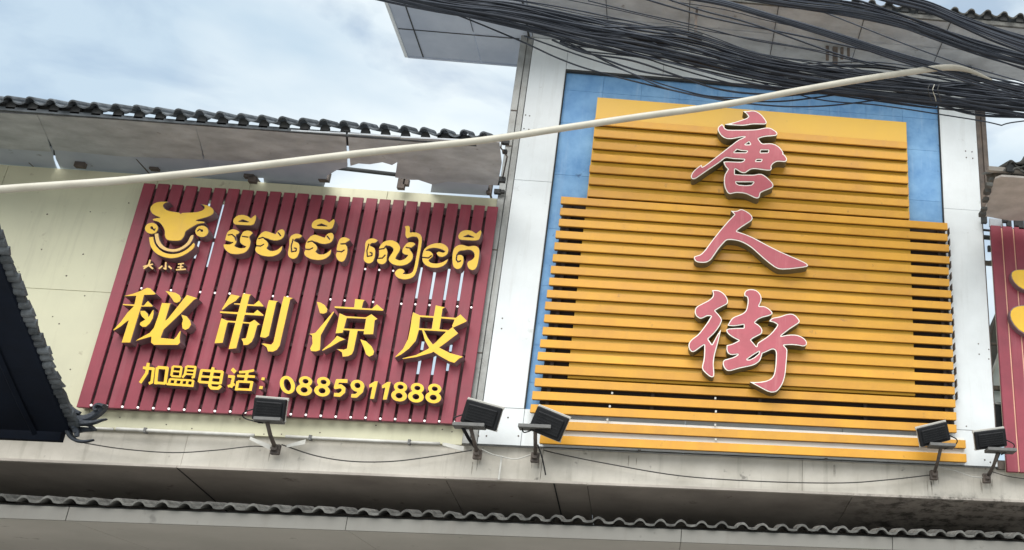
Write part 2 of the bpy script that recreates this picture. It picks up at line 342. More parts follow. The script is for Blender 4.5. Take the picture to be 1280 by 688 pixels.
# ------------------------------------------------------------------ red slat sign
GLYPHS = """tang|pink|567,7190,29,1,21,-6,29,-16,26,-23,25,-31,21,-36,2,-17,-3,-7,-5,-5,-15,-6,-103,-8,-24,-5,-49,-14,-36,-7,-27,-2,-104,-3,-28,1,-15,2,99,35,90,43,20,11,18,18,0,5,-19,28,-34,27,46,5;282,7007,5,-1,14,-16,15,-28,12,-7,17,-4,26,0,132,12,87,11,42,8,69,22,28,5,25,-1,20,-7,36,-23,10,-9,7,-10,2,-9,-2,-10,-5,-8,-7,-6,-21,-6,-66,-11,-33,-8,-35,-15,-14,-10,-1,-4,27,-38,12,-8,13,-1,53,8,32,0,32,-9,29,-18,17,-15,25,-35,7,-16,-1,-16,10,-5,6,-6,17,-25,5,-13,0,-10,-2,-10,-5,-8,-8,-6,-11,-3,-45,1,-21,-3,-12,-4,-13,-8,-18,-17,-10,-15,-4,-9,-1,-9,4,-16,-1,-9,-6,-11,-13,-6,-29,-2,-104,8,-26,-2,-16,-5,-15,-8,-39,-34,-12,-5,-13,-1,-12,2,-15,6,-42,26,-8,2,-4,-3,2,-48,2,-4,69,-1,94,7,24,4,40,12,25,1,20,-7,30,-21,23,-20,31,-33,10,-15,5,-14,-1,-13,-5,-11,-6,-7,-12,-9,-65,-35,-27,-17,-8,-13,-2,-21,-4,-14,-5,-8,-5,-5,-12,-4,-15,2,-16,5,-69,31,-38,7,-55,0,-22,-5,-39,-13,-10,0,-11,5,-9,8,-11,18,-10,21,-9,27,-5,27,-3,41,0,24,7,36,26,58,-16,15,-11,15,-12,24,-8,24,20,5,28,3,78,2,44,4,9,3,12,7,9,14,-1,4,-108,-1,-58,6,-15,-4,-10,-8,-28,-29,-37,-36,-87,-75,-99,-91,-18,-12,-17,-5,-11,3,-9,10,-3,12,1,11,4,16,6,16,17,27,33,38,18,18,13,9,5,-1,3,-17,2,-3,26,18,35,35,250,255,29,25,55,35,-6,1,-26,-6,-82,-26,-25,-5,-35,0,-28,9,-20,14,-18,20,-17,27,-8,20,-1,16,5,18,11,15;553,6830,-30,-26,-4,-5,48,6,0,5,-11,18;441,6736,-24,-30,-1,-3,1,-1,111,9,13,14,-7,2,-54,0;676,6750,-3,-3,-4,-22,0,-3,3,0,69,8,2,3,3,20,-3,3;640,6641,-13,-16,0,-3,3,0,44,4,9,16,-3,2;446,6381,-2,-3,7,-15,22,-11,63,-1,57,10,20,29,-4,2,-131,-11|567,7179,22,1,24,-5,19,-10,20,-15,22,-22,26,-37,10,-20,0,-8,-2,-4,-10,-4,-105,-8,-36,-8,-37,-11,-32,-6,-45,-3,-64,-1,124,57,26,15,16,18,4,11,-3,9,-11,16,-20,23,23,3;282,6992,3,1,8,-10,12,-24,5,-6,18,-10,17,-3,25,0,135,12,86,11,41,7,73,24,25,4,21,-1,18,-6,32,-20,17,-17,1,-7,-2,-6,-13,-7,-84,-15,-47,-15,-32,-19,-6,-8,1,-9,28,-41,6,-6,11,-6,15,-2,53,9,32,0,30,-9,26,-16,15,-14,26,-34,4,-11,-2,-14,3,-8,17,-11,16,-23,3,-10,1,-8,-6,-10,-11,-5,-44,1,-23,-3,-16,-6,-15,-9,-17,-17,-14,-22,-5,-20,4,-21,-4,-6,-6,-4,-29,-1,-104,8,-26,-2,-19,-6,-13,-7,-16,-11,-25,-24,-10,-4,-13,-1,-10,2,-12,5,-45,27,-9,2,-5,-2,-5,-3,-3,-6,2,-53,3,-9,6,-4,70,0,97,6,22,4,40,12,22,1,18,-6,30,-20,22,-19,29,-31,10,-15,3,-10,0,-6,-4,-11,-14,-11,-64,-35,-31,-19,-9,-15,-4,-29,-4,-10,-5,-6,-11,-2,-15,3,-79,34,-40,8,-30,1,-26,-1,-21,-5,-39,-13,-9,0,-9,4,-8,11,-16,29,-8,27,-5,24,-3,19,0,46,5,32,25,54,2,9,-3,8,-15,14,-11,14,-15,33,40,5,101,3,27,5,18,11,9,16,3,9,-1,4,-2,5,-5,3,-112,-1,-58,6,-18,-5,-13,-9,-27,-30,-36,-35,-90,-77,-96,-90,-12,-8,-13,-5,-10,0,-7,6,-1,8,1,11,4,15,6,14,9,15,19,25,29,30,11,9,5,-13,4,-3,6,-1,29,20,37,36,249,255,27,23,50,32,9,7,1,7,-2,7,-4,3,-6,1,-38,-8,-74,-24,-23,-5,-33,-1,-24,8,-14,9,-16,13,-20,29,-9,19,-2,17,2,11,7,12;550,6840,-38,-33,-3,-9,3,-8,10,-3,37,4,11,3,5,4,2,6,0,7,-13,23,-6,6;440,6747,-5,-2,-6,-7,-21,-28,-2,-7,1,-5,3,-4,5,-3,113,9,8,4,13,17,0,10,-7,6,-61,1;675,6761,-6,-3,-3,-5,-6,-24,0,-11,7,-7,12,0,62,8,6,3,5,7,4,25,-3,8,-5,4;639,6652,-8,-5,-13,-19,0,-10,7,-7,53,5,6,5,8,17,-1,11,-6,6;443,6391,-6,-5,-2,-8,8,-23,27,-13,11,-2,65,1,47,9,7,4,6,7,14,21,2,8,-4,10,-8,3,-134,-11
ren|pink|500,6092,14,0,19,-6,22,-11,29,-19,16,-15,8,-11,5,-13,2,-14,-5,-15,-11,-14,-94,-77,-26,-27,-8,-8,1,-3,75,-23,65,-24,55,-26,103,-53,112,-53,158,-62,62,-26,34,-20,7,-10,2,-11,-15,-9,-25,-8,-131,-27,-63,-7,-27,0,-22,4,-32,16,-50,36,-55,45,-92,83,-23,18,-32,21,-38,20,-44,16,-35,6,-39,2,-22,-2,-11,-2,-12,-7,-10,-10,-24,-31,-34,-50,-56,-102,-14,-18,-13,-11,-12,-8,-14,-6,-23,-4,-18,-1,-33,2,-12,4,-9,6,-9,10,-6,13,-2,9,3,12,8,6,40,16,16,13,11,12,25,36,63,107,56,88,71,104,61,78,-1,4,-31,31,-2,4,24,-2,19,1,19,6,22,14|501,6081,12,1,17,-6,20,-10,29,-19,14,-14,8,-10,4,-11,0,-9,-4,-11,-8,-11,-83,-67,-31,-29,-16,-19,-1,-7,4,-9,99,-30,54,-22,144,-73,117,-55,157,-62,62,-26,30,-17,5,-6,0,-3,-19,-9,-28,-8,-113,-22,-64,-7,-26,0,-20,4,-27,13,-53,38,-53,44,-93,84,-23,18,-32,21,-40,21,-44,15,-38,7,-38,3,-24,-2,-14,-4,-14,-8,-9,-8,-27,-36,-33,-49,-57,-104,-12,-14,-11,-11,-11,-7,-13,-5,-21,-4,-20,-1,-27,1,-11,3,-9,6,-11,17,-2,7,2,6,7,5,35,13,20,15,13,15,24,34,64,110,55,86,72,104,60,77,2,8,-1,7,-15,18,16,2,21,6
jie|pink|616,5282,16,1,16,-1,22,-7,21,-15,12,-12,7,-10,10,-27,2,-21,-4,-23,-17,-46,40,2,24,-7,22,-12,20,-16,13,-14,6,-13,-1,-6,-4,-6,-15,-11,-20,-9,-48,-16,-33,-16,-15,-12,-20,-23,0,-4,28,-16,21,-18,12,-16,4,-10,3,-13,-2,-18,-9,-15,-6,-5,-60,-37,-22,-18,2,-6,47,-52,3,-1,3,21,10,16,10,9,56,41,31,27,14,15,24,30,28,43,6,16,-17,12,-21,10,-37,7,1,4,12,16,11,10,14,6,49,13,19,7,44,19,37,9,19,0,11,-2,23,-13,17,-18,15,-20,4,-11,0,-10,-5,-8,-9,-10,-78,-59,-41,-36,-34,-32,4,-1,60,16,23,3,31,2,33,-3,29,-10,25,-14,11,-9,12,-14,8,-19,0,-14,-4,-8,-11,-11,-10,-4,-18,0,-33,5,-49,2,-46,-2,-37,-7,25,-27,5,-10,2,-12,-1,-47,-9,-145,-6,-45,-11,-47,-13,-34,-11,-21,-12,-18,-14,-17,-15,-12,-12,-5,-15,-3,-18,-1,-29,7,-29,13,-130,64,2,1,39,1,43,4,46,10,22,7,18,9,16,13,11,12,12,23,5,20,7,53,3,52,1,62,-2,22,-5,16,-5,6,-6,4,-11,2,-16,-4,-60,-33,-16,-6,-14,-52,-5,-13,-9,-12,-12,-13,-16,-13,-13,-8,-27,-12,-100,-28,-80,-28,-21,-3,-14,3,-16,12,-12,17,-8,19,-2,12,0,17,4,12,7,8,9,5,42,14,25,10,24,14,18,15,-4,1,-41,-8,-20,1,-18,8,-6,6,-6,8,-6,18,-2,11,1,36,31,9,21,9,32,18,22,15,-57,27,-32,21,-12,12,-8,11,-5,10,-1,11,2,6,5,4,20,7,56,7,69,7,3,1,-1,27,-2,3,-43,-11,-48,-9,-28,0,-21,2,-2,3,18,40,12,20,10,12,21,15,36,17,33,18,16,15,11,15,7,21,4,20,4,36,0,31,-3,14,-5,10,-8,5,-15,4,-3,16,0,12,6,16,12,13,16,9;296,5252,21,0,21,-4,20,-11,17,-11,17,-18,14,-21,9,-21,4,-20,-3,-15,-11,-13,-65,-41,-33,-25,1,-4,32,-32,21,-27,9,-20,0,-16,-12,-36,-27,-49,-28,-39,-46,-51,34,-49,3,-1,43,96,22,38,6,9,2,0,-20,-119,-24,-115,-5,-40,-2,-57,9,-75,0,-24,-2,-7,-5,-6,-6,-3,-8,-2,-9,3,-12,5,-31,24,-25,25,-10,19,-1,23,9,52,3,38,0,54,-3,53,-3,-1,-19,-14,-52,-46,-14,-8,-8,-3,-15,3,-15,15,-10,21,-3,20,1,15,3,10,10,19,18,21,35,31,15,17,21,28,47,76,36,70,-2,3,-16,1,-19,-3,-35,-21,-16,-6,-11,0,-12,5,-17,12,-9,13,-6,12,-4,13,0,16,4,24,8,14,13,12,86,55,27,23,13,19,5,16,-1,15,-10,32;714,4686,-55,-39,-48,-40,-2,-3,26,1,35,21,40,37,5,20|617,5272,27,0,23,-6,15,-10,9,-9,15,-22,6,-19,1,-18,-4,-21,-16,-41,-1,-5,3,-7,8,-4,38,3,20,-5,21,-12,15,-12,12,-12,8,-12,-4,-6,-14,-9,-63,-22,-37,-19,-19,-16,-18,-22,-1,-7,4,-8,34,-22,16,-15,10,-15,4,-14,0,-8,-2,-10,-8,-10,-64,-39,-19,-16,-6,-8,0,-5,2,-6,51,-58,8,-2,6,2,3,7,2,19,9,13,74,56,35,34,27,33,26,40,9,21,0,5,-3,5,-19,14,-14,7,-32,8,3,6,10,9,12,6,47,11,20,7,44,20,35,9,14,0,13,-3,20,-11,24,-26,8,-13,1,-9,-11,-13,-70,-53,-70,-62,-13,-14,-3,-7,2,-5,5,-4,5,-1,46,13,38,6,31,2,30,-3,30,-9,22,-13,16,-15,9,-13,2,-7,0,-9,-2,-7,-5,-6,-10,-5,-17,0,-51,7,-48,1,-64,-8,-6,-2,-3,-3,-2,-7,2,-6,24,-25,6,-16,-1,-56,-9,-138,-5,-43,-12,-47,-12,-31,-10,-19,-10,-16,-15,-19,-14,-11,-9,-4,-25,-3,-13,1,-15,4,-32,14,-96,48,68,8,33,9,17,7,20,10,16,11,12,15,6,10,9,21,7,35,6,62,2,62,0,37,-3,18,-7,16,-11,9,-16,5,-14,-3,-10,-4,-56,-32,-19,-7,-4,-7,-12,-49,-11,-20,-10,-12,-19,-15,-18,-10,-20,-9,-99,-27,-78,-28,-19,-3,-11,2,-13,11,-12,16,-6,16,-3,22,3,11,6,6,74,27,26,16,16,13,4,6,0,4,-2,6,-8,3,-43,-8,-19,1,-14,7,-9,11,-7,25,0,27,35,12,20,9,47,29,3,4,1,5,-2,6,-3,4,-42,18,-38,23,-21,20,-6,10,-2,8,1,4,3,2,15,5,54,7,70,6,7,3,3,3,2,8,-1,25,-2,7,-6,4,-6,0,-41,-11,-35,-7,-27,-2,-21,1,-3,2,18,36,16,22,19,14,43,20,28,16,16,14,13,18,8,25,4,22,4,35,0,31,-3,16,-7,14,-6,5,-16,6,-2,19,6,14,10,9,13,7;296,5242,22,0,18,-4,17,-9,16,-11,16,-16,14,-20,9,-21,2,-16,-4,-12,-9,-10,-69,-43,-24,-18,-5,-6,-1,-6,2,-7,33,-33,21,-27,8,-16,0,-13,-12,-33,-27,-49,-26,-37,-20,-23,-25,-25,-4,-7,2,-11,34,-47,6,-3,7,0,5,4,29,68,18,37,3,2,-14,-78,-22,-102,-6,-38,-3,-39,1,-31,9,-93,-1,-8,-3,-5,-4,-3,-5,0,-8,2,-12,7,-27,21,-24,24,-8,16,0,20,9,49,3,41,0,53,-3,51,-2,7,-6,4,-10,-3,-33,-26,-37,-33,-17,-10,-5,0,-8,4,-11,12,-8,17,-2,19,3,20,10,18,15,18,27,23,16,15,17,21,31,46,43,71,21,45,3,8,-2,8,-7,4,-18,2,-14,-1,-18,-7,-16,-12,-17,-9,-13,-2,-7,2,-18,12,-8,10,-5,11,-4,12,-1,16,4,19,8,13,16,14,81,51,27,23,15,21,5,17,0,17,-7,26;711,4695,-57,-40,-49,-41,-3,-4,-1,-5,2,-8,9,-3,25,2,41,25,40,38,6,27,-4,8
mi|song|-4521,4968,26,-5,59,-50,-17,-8,-75,-8,3,-91,2,-1,15,0,21,43,50,-41,2,-4,-3,-6,-1,-1,-85,-6,-5,-322,-3,-1,-66,-4,-1,11,5,188,-11,-11,-34,-46,-40,-37,-3,-1,-9,2,-2,2,42,76,30,84,35,60,-8,1,-77,2,-2,1,-3,14,90,1,-4,74,-3,1,-16,-3,-70,-7,-3,1,-1,5,63,24,62,36;-4374,4949,91,-13,36,-20,20,-31,-5,-28,-20,-15,-26,7,-24,31,-31,33,-40,34;-4191,4923,90,-24,3,-2,-26,-21,-79,-135,-94,-142,-7,-70,3,-3,102,-6,14,23,18,57,7,-12,7,-61,12,-34,-13,-23,-4,-1,-184,-11,-29,21,-8,47,-2,4,-114,-47,9,15,85,67,21,46,7,102,1,125,85,-2,-15,-8,-3,-144,1,-3,15,19;-4423,4773,1,0,2,-6,9,-31,3,-43,-11,-44,-3,-7,-22,-29,-28,-2,-25,20,-1,21,32,28,-33,24,-18,25,-6,26,36,2,29,-25,13,-28,15,56;-4196,4743,50,-14,38,-39,15,-32,1,-4,-11,-34,-24,-15,-25,10,-3,3,-14,42,-1,37|-4521,4965,26,-5,55,-46,-14,-7,-75,-8,-1,-5,3,-89,4,-3,16,0,21,43,47,-39,1,-3,-3,-5,-83,-5,-3,-3,-5,-320,-64,-4,5,194,-2,3,-3,1,-10,-11,-36,-47,-39,-36,-2,-1,-6,3,40,75,30,84,35,59,-1,3,-4,1,-80,2,-2,1,-3,9,89,1,2,6,-5,71,-3,3,-2,0,-83,-9,-4,0,-1,1,63,24,61,35;-4368,4945,83,-11,37,-20,19,-30,-5,-25,-19,-15,-24,7,-23,29,-31,33;-4190,4920,78,-20,9,-4,-22,-17,-80,-136,-94,-144,-7,-71,2,-2,3,-2,103,-6,15,24,17,53,4,-7,7,-61,11,-34,-11,-20,-3,-2,-184,-10,-27,19,-8,46,-2,5,-3,1,-107,-44,7,10,82,65,22,47,7,104,1,121,67,0,4,-2,-4,-4,-1,-6,-3,-138,0,-4,4,-2,16,21;-4424,4768,2,-1,9,-31,3,-43,-11,-43,-3,-6,-21,-29,-27,-1,-23,17,-1,20,31,25,1,4,-33,24,-18,26,-6,23,30,2,4,-1,27,-22,12,-27,4,-3,3,4,13,53;-4191,4740,45,-13,34,-35,3,-4,14,-31,0,-2,-10,-33,-22,-14,-4,0,-22,11,-14,40,0,37
zhi|song|-3745,4967,74,-9,-11,-15,-1,-69,1,-3,48,-2,32,42,51,-51,-1,-6,-7,-1,-124,0,-1,-8,1,-53,65,-1,23,33,60,-44,2,-3,-2,-7,-2,-1,-147,-1,0,-60,52,-2,32,26,56,-41,-21,-12,-2,-104,-11,-44,-24,-27,-10,-3,-27,-2,-10,27,-20,30,36,8,0,126,-5,2,-47,0,-3,-225,-2,-1,-59,-10,-1,3,2,223,-1,11,-51,0,-5,-2,-3,-14,2,-168,-63,-9,-3,2,0,5,3,196,1,27,3,1,50,-19,67,-2,1,7,0,52,-6,2,-135,3,-2,2,-3,14,2,2,144,0,1,63,-3,1,-44,2,-2,2,-2,10,2,2,49,2;-3840,4951,77,-11,3,-3,-26,-46,-47,-40,-38,-48,-12,3,-1,3,34,116;-3406,4961,83,-12,-23,-15,-1,-3,0,-421,-16,-37,-4,-4,-25,-15,-39,0,-22,39,-48,28,21,5,62,-8,12,23,-4,355;-3520,4919,75,-5,5,-2,-14,-13,-1,-3,2,-303,-25,-20,-43,5,-2,3,0,305|-3742,4965,66,-8,-8,-11,-1,-4,-1,-68,1,-3,3,-3,49,-1,32,41,48,-48,-1,-4,-6,0,-124,-1,-2,-5,-1,-52,3,-8,8,-1,59,0,22,32,57,-41,2,-4,-1,-4,-1,-1,-144,1,-3,-2,-2,-3,-1,-57,4,-4,53,-2,32,25,51,-37,-17,-9,-2,-4,-3,-104,-10,-43,-23,-26,-9,-3,-26,-2,-9,26,-18,27,2,1,28,5,4,5,1,125,-3,3,-4,1,-49,0,-2,-5,-2,-220,-57,-10,-1,5,3,225,-1,4,-3,2,-51,1,-5,-1,-2,-3,-3,-14,2,-167,-58,-8,-3,0,-1,4,3,196,1,24,51,-18,67,-1,3,4,0,58,-3,3,-5,0,-132,3,-3,1,-3,12,145,1,2,4,0,62,-5,3,-43,2,-3,7,48,3,3,2;-3838,4949,66,-10,8,-2,0,-1,-23,-43,-47,-39,-38,-48,-9,2,34,116;-3404,4959,74,-12,-17,-10,-2,-6,0,-419,-15,-37,-4,-4,-25,-15,-37,0,-21,38,-44,26,16,3,62,-7,13,25,-3,355;-3519,4916,74,-5,-10,-9,-2,-6,2,-301,-19,-17,-6,-3,-38,5,-3,3,0,301
liang|song|-2817,4976,87,-7,-12,-19,-2,-49,1,-5,81,-1,36,43,61,-46,5,-6,-6,-7,-4,-1,-183,-2,-217,2,-4,16,1,3,161,-1,-6,76;-3129,4929,37,-6,38,-22,29,-39,-1,-28,-22,-15,-33,3;-2975,4850,8,-6,1,-3,-43,-133,-26,-85,15,-98,2,-36,-30,-13,-41,1,-12,25,11,45,-18,70,-1,2,-31,13,37,7,19,9;-2922,4835,62,-23,161,-2,5,3,37,30,60,-41,-20,-17,8,-127,-80,-5,-1,2,-2,27,-50,-2,-1,-177,-10,-35,-29,-20,-43,-6,-12,39,-51,29,4,1,58,-3,23,11,-6,158,-2,3,-44,-1,-3,5,-3,-28,-59,-9;-2850,4792,-2,-3,-5,-88,0,-3,151,2,14,2,-3,93;-2905,4630,73,-28,5,-4,-44,-20,-57,-49,-68,-46,-6,11,54,63,31,45;-2710,4609,50,-14,58,-47,28,-43,-3,-32,-29,-19,-32,20,-27,55|-2815,4973,80,-5,-10,-19,-1,-51,3,-5,82,-1,35,43,60,-46,3,-3,-4,-5,-4,-1,-182,-2,-215,2,-4,12,1,2,159,0,3,3,0,4;-3126,4926,33,-6,37,-20,29,-38,-1,-26,-20,-14,-32,2;-2974,4847,5,-4,1,-3,-44,-132,-25,-85,14,-97,3,-35,-29,-13,-38,2,-12,21,11,45,-16,67,-2,5,-3,3,-23,10,30,5,19,9;-2919,4832,59,-23,160,-1,7,3,37,29,56,-39,-17,-12,-3,-4,9,-125,-76,-5,-1,3,-1,22,-3,4,-48,0,-4,-3,-1,-177,-9,-35,-29,-19,-40,-6,-12,38,-45,26,56,-2,19,9,4,4,-5,158,-1,3,-4,2,-42,0,-5,4,-3,-3,-2,-25,-55,-8;-2851,4794,-3,-4,-6,-88,0,-3,3,-3,151,1,14,1,2,3,-2,92,-3,4;-2904,4627,71,-28,-40,-20,-56,-47,-67,-45,-3,5,0,2,55,63,27,41;-2705,4606,46,-14,55,-44,27,-43,-2,-30,-28,-18,-30,19,-26,54,-42,72
pi|song|-2135,4959,89,-15,-23,-16,1,-68,1,-4,120,-2,35,35,64,-58,-1,-3,-9,-11,-96,-57,0,-3,42,-39,7,-9,-138,-138,94,-43,113,-25,5,-2,0,-1,-36,-21,-31,-39,-3,-1,-42,11,-85,42,-61,37,-11,-10,-125,-47,-106,-21,-7,5,1,2,110,37,88,58,9,11,-44,61,-38,94,-24,1,-2,-2,-10,-97,-46,-75,-57,-58,-48,-31,5,15,50,70,27,92,3,111,-3,92,2,47,3,0,61,-26,114,-1,1,2;-2245,4839,7,-99,103,-1,-1,99;-2067,4837,-1,-12,0,-83,1,-4,65,-1,4,-1,2,-3,33,32,-5,12,12,55,-1,2;-2192,4719,0,-2,39,-63,51,-57,21,24,69,96,-2,2|-2132,4957,80,-14,-17,-11,-2,-4,0,-67,1,-5,3,-2,121,-3,34,35,61,-55,-4,-8,-5,-4,-96,-58,-1,-3,1,-2,48,-46,-91,-93,-44,-41,-3,-4,5,-5,92,-41,112,-26,-31,-19,-31,-38,-3,-1,-35,8,-6,2,-85,43,-58,36,-4,0,-11,-9,-125,-48,-99,-20,-6,0,-2,2,1,1,105,35,89,59,10,12,-1,5,-43,58,-38,93,-5,3,-21,0,-4,-3,-10,-96,-2,-6,-44,-71,-56,-56,-42,-27,2,8,50,71,27,93,3,110,-3,92,3,43,60,-24,116,-1,2,3,1,4;-2246,4841,-2,-2,0,-6,6,-89,2,-5,4,-2,93,-1,9,2,2,5,-1,87,-2,9,-3,2,-8,0;-2068,4840,-2,-4,-1,-3,1,-83,0,-11,3,-3,65,-1,7,-5,34,34,0,3,-5,11,12,52,0,4,-3,2;-2193,4722,-2,-3,1,-4,39,-62,49,-55,5,-3,21,23,71,99,-5,4
vowel_mark|khmer|-3923,5711,23,0,25,-5,18,-8,22,-15,28,35,4,1,6,-5,4,-7,3,-15,0,-30,-4,-30,-4,-8,-6,-6,-18,-6,-27,-2,-83,-1,-15,2,-14,5,-9,10,-6,14,-1,14,4,17,9,17,11,11,11,6;-3899,5664,-30,-19,-2,-2,2,-1,79,0,8,2,-52,20|-3922,5708,22,1,25,-6,16,-7,21,-15,3,-1,5,2,24,32,3,1,8,-10,3,-13,0,-25,-3,-31,-4,-9,-6,-6,-18,-7,-27,-2,-82,0,-15,1,-13,5,-8,9,-6,16,0,17,4,11,7,14,13,13,9,5;-3901,5667,-31,-20,-1,-4,3,-4,79,0,9,1,2,2,-1,4,-4,3,-49,18
consonant_ma|khmer|-3965,5566,14,0,22,-5,15,-7,16,-11,-2,-10,-5,-9,-16,-12,3,-19,12,-27,3,-13,1,-9,-2,-13,-7,-24,3,-4,17,-7,22,-6,15,-2,23,4,9,5,7,9,-3,2,-22,8,-15,9,-13,12,-8,12,-5,20,-1,24,3,29,7,22,7,7,8,6,14,5,10,1,13,-2,13,-4,10,-6,10,-9,0,-4,-18,-30,-2,-7,3,-9,11,-21,6,-17,3,-20,-1,-28,-4,-18,-8,-21,-7,-11,-10,-10,-20,-11,-33,-8,-25,-2,-29,3,-16,5,-22,13,-20,17,-15,18,-5,10,-4,11,-2,15,49,0,22,16,4,4,0,3,-3,2,-11,-3,-55,13,-3,3,-2,39,1,22,3,13,5,12,11,13,9,8;-3959,5517,-30,-7,-2,-3,1,-3,5,-2,27,6,4,0,25,-21,14,-28,3,-3,3,1,0,5,-14,30,-29,24;-3869,5505,-1,-5,5,-3,46,-4,3,1,1,3,-2,3,-3,2|-3963,5563,12,1,22,-5,12,-6,16,-10,-1,-7,-4,-10,-6,-5,-9,-4,-2,-3,3,-20,-35,26,-35,-8,-3,-4,1,-6,4,-3,6,0,26,7,24,-19,16,-30,4,-4,6,3,1,-1,1,-9,-2,-14,-7,-22,1,-7,21,-10,22,-6,13,-1,26,3,11,7,6,9,-1,3,-2,2,-22,8,-17,10,-12,11,-8,14,-4,15,-1,22,3,28,6,21,6,9,8,5,13,5,11,2,10,-1,15,-4,10,-6,8,-8,1,-2,-18,-31,-2,-6,2,-11,12,-21,6,-15,3,-20,-1,-28,-4,-18,-8,-21,-16,-19,-11,-7,-26,-9,-28,-5,-31,1,-23,5,-21,12,-17,14,-17,19,-9,15,-3,10,-1,10,47,1,24,16,4,5,-1,5,-4,3,-12,-2,-52,13,-4,2,-1,42,1,16,3,14,5,12,11,13;-3870,5507,-2,-3,0,-5,6,-4,45,-4,6,0,2,4,-1,5,-5,4,-44,4
consonant_cho|khmer|-3556,5596,13,-1,10,-8,8,-13,5,-18,1,-23,-5,-18,-7,-12,-14,-11,-24,-9,-18,-3,-15,0,-23,4,-28,11,-15,3,-30,10,-29,-13,-3,-5,2,-3,3,-1,26,12,5,1,9,-4,4,-5,27,-19,13,-16,7,-18,1,-12,-8,-20,0,-3,18,-13,12,-6,23,-2,13,3,13,5,13,9,12,13,17,23,3,2,4,-23,1,-16,-4,-17,-10,-18,-18,-19,-23,-12,-21,-6,-25,-2,-30,2,-28,5,-29,13,-21,15,-8,11,-6,17,-1,10,4,20,36,-1,24,19,2,4,-2,4,-4,0,-24,-19,-31,2,-3,3,-7,28,0,23,6,29,14,33,10,12,11,9,8,3,13,2,20,-3,62,-19,14,33,12,12;-3579,5563,-2,-3,3,-5,25,-27,6,-1,1,4,-3,3,-25,27|-3555,5593,11,-1,9,-6,8,-11,5,-19,0,-23,-5,-18,-9,-12,-11,-9,-23,-9,-13,-2,-18,0,-27,5,-24,10,-15,2,-30,11,-32,-14,-3,-3,-1,-4,5,-6,5,-1,29,13,8,-3,5,-6,26,-18,13,-16,6,-17,0,-10,-7,-19,0,-6,18,-14,14,-7,10,-2,15,1,12,2,14,6,11,7,11,12,20,25,3,-18,0,-17,-4,-15,-9,-17,-18,-18,-23,-13,-20,-5,-25,-3,-37,4,-21,5,-27,11,-20,15,-8,10,-6,16,0,10,3,17,35,-1,25,20,2,5,-2,6,-5,2,-26,-19,-29,2,-3,2,-6,26,1,27,8,33,15,29,17,14,8,4,11,1,19,-2,41,-14,24,-6,3,4,6,22,6,10,11,9;-3581,5565,-3,-5,4,-7,27,-28,8,0,1,3,-2,7,-27,29,-4,2
vowel_e|khmer|-3431,5561,18,1,16,-3,14,-7,12,-6,2,-3,-8,-15,-6,-7,-10,-5,-18,-1,-6,-3,-6,-6,-6,-12,1,-3,6,-4,28,-11,10,-9,9,-16,9,-36,2,-19,0,-22,-2,-18,-5,-17,-6,-11,-8,-7,-9,-4,-11,-1,-19,5,-17,12,-8,9,-4,9,-5,18,-3,73,-9,49,-1,29,5,15,8,11,13,10;-3440,5507,-3,-4,-3,-64,14,-53,2,-5,3,-2,37,10,2,3,-1,6,-2,18,-2,5,-21,5,-3,-3,2,-5,14,-3,3,-2,1,-15,-2,-2,-23,-6,-4,2,-13,47,3,62,-1,4|-3429,5559,11,1,15,-2,18,-7,13,-8,-8,-14,-5,-5,-9,-5,-18,-2,-6,-2,-6,-6,-8,-14,1,-4,7,-6,30,-12,10,-9,6,-10,4,-13,5,-26,3,-21,0,-25,-4,-19,-4,-11,-5,-9,-8,-7,-10,-4,-8,0,-16,3,-13,8,-12,13,-7,14,-4,27,-1,57,-11,55,1,24,6,17,16,14;-3442,5510,-4,-7,-3,-63,14,-55,3,-6,5,-3,38,11,3,4,0,6,-2,17,-3,9,-5,3,-18,2,-5,-3,1,-7,5,-3,12,-3,2,-12,-23,-8,-2,2,-12,44,3,64,-3,6
consonant_cho|khmer|-3139,5592,13,-1,11,-7,8,-13,5,-19,0,-22,-5,-19,-8,-11,-14,-12,-24,-9,-18,-3,-16,1,-23,4,-28,10,-15,3,-30,10,-30,-13,-3,-5,2,-3,3,-1,27,12,5,1,9,-4,4,-5,27,-19,13,-16,7,-18,0,-12,-8,-20,0,-3,17,-13,13,-6,23,-2,13,3,13,5,13,9,13,13,17,23,3,2,4,-23,0,-17,-4,-16,-10,-18,-18,-19,-24,-12,-21,-6,-26,-3,-30,2,-28,6,-29,12,-21,16,-8,11,-6,17,0,10,4,19,36,0,25,19,2,4,-2,4,-4,0,-25,-19,-31,2,-3,3,-7,29,1,22,7,30,15,32,10,13,11,8,8,4,13,2,21,-4,62,-19,14,34,12,11;-3162,5560,-2,-4,3,-5,25,-26,5,-1,1,3,-2,4,-25,27|-3137,5590,11,-1,9,-6,7,-12,6,-18,-1,-23,-5,-18,-9,-13,-12,-9,-24,-9,-13,-2,-17,0,-27,5,-25,10,-15,3,-30,10,-32,-14,-4,-3,0,-4,4,-6,5,0,30,12,7,-3,6,-6,26,-18,12,-16,7,-17,-1,-10,-8,-20,1,-5,18,-15,13,-6,10,-2,16,1,12,2,14,5,12,8,11,12,20,25,3,-18,0,-17,-5,-16,-9,-16,-18,-19,-24,-12,-21,-6,-25,-2,-37,3,-21,5,-27,12,-20,14,-7,10,-7,17,0,9,4,18,35,-1,26,20,2,5,-2,6,-5,2,-27,-19,-29,2,-3,2,-5,26,1,27,9,33,16,30,17,14,8,3,11,2,19,-3,42,-14,23,-6,3,4,7,22,6,10,11,10;-3164,5562,-3,-5,4,-8,26,-27,8,0,2,3,-2,7,-27,28,-4,2
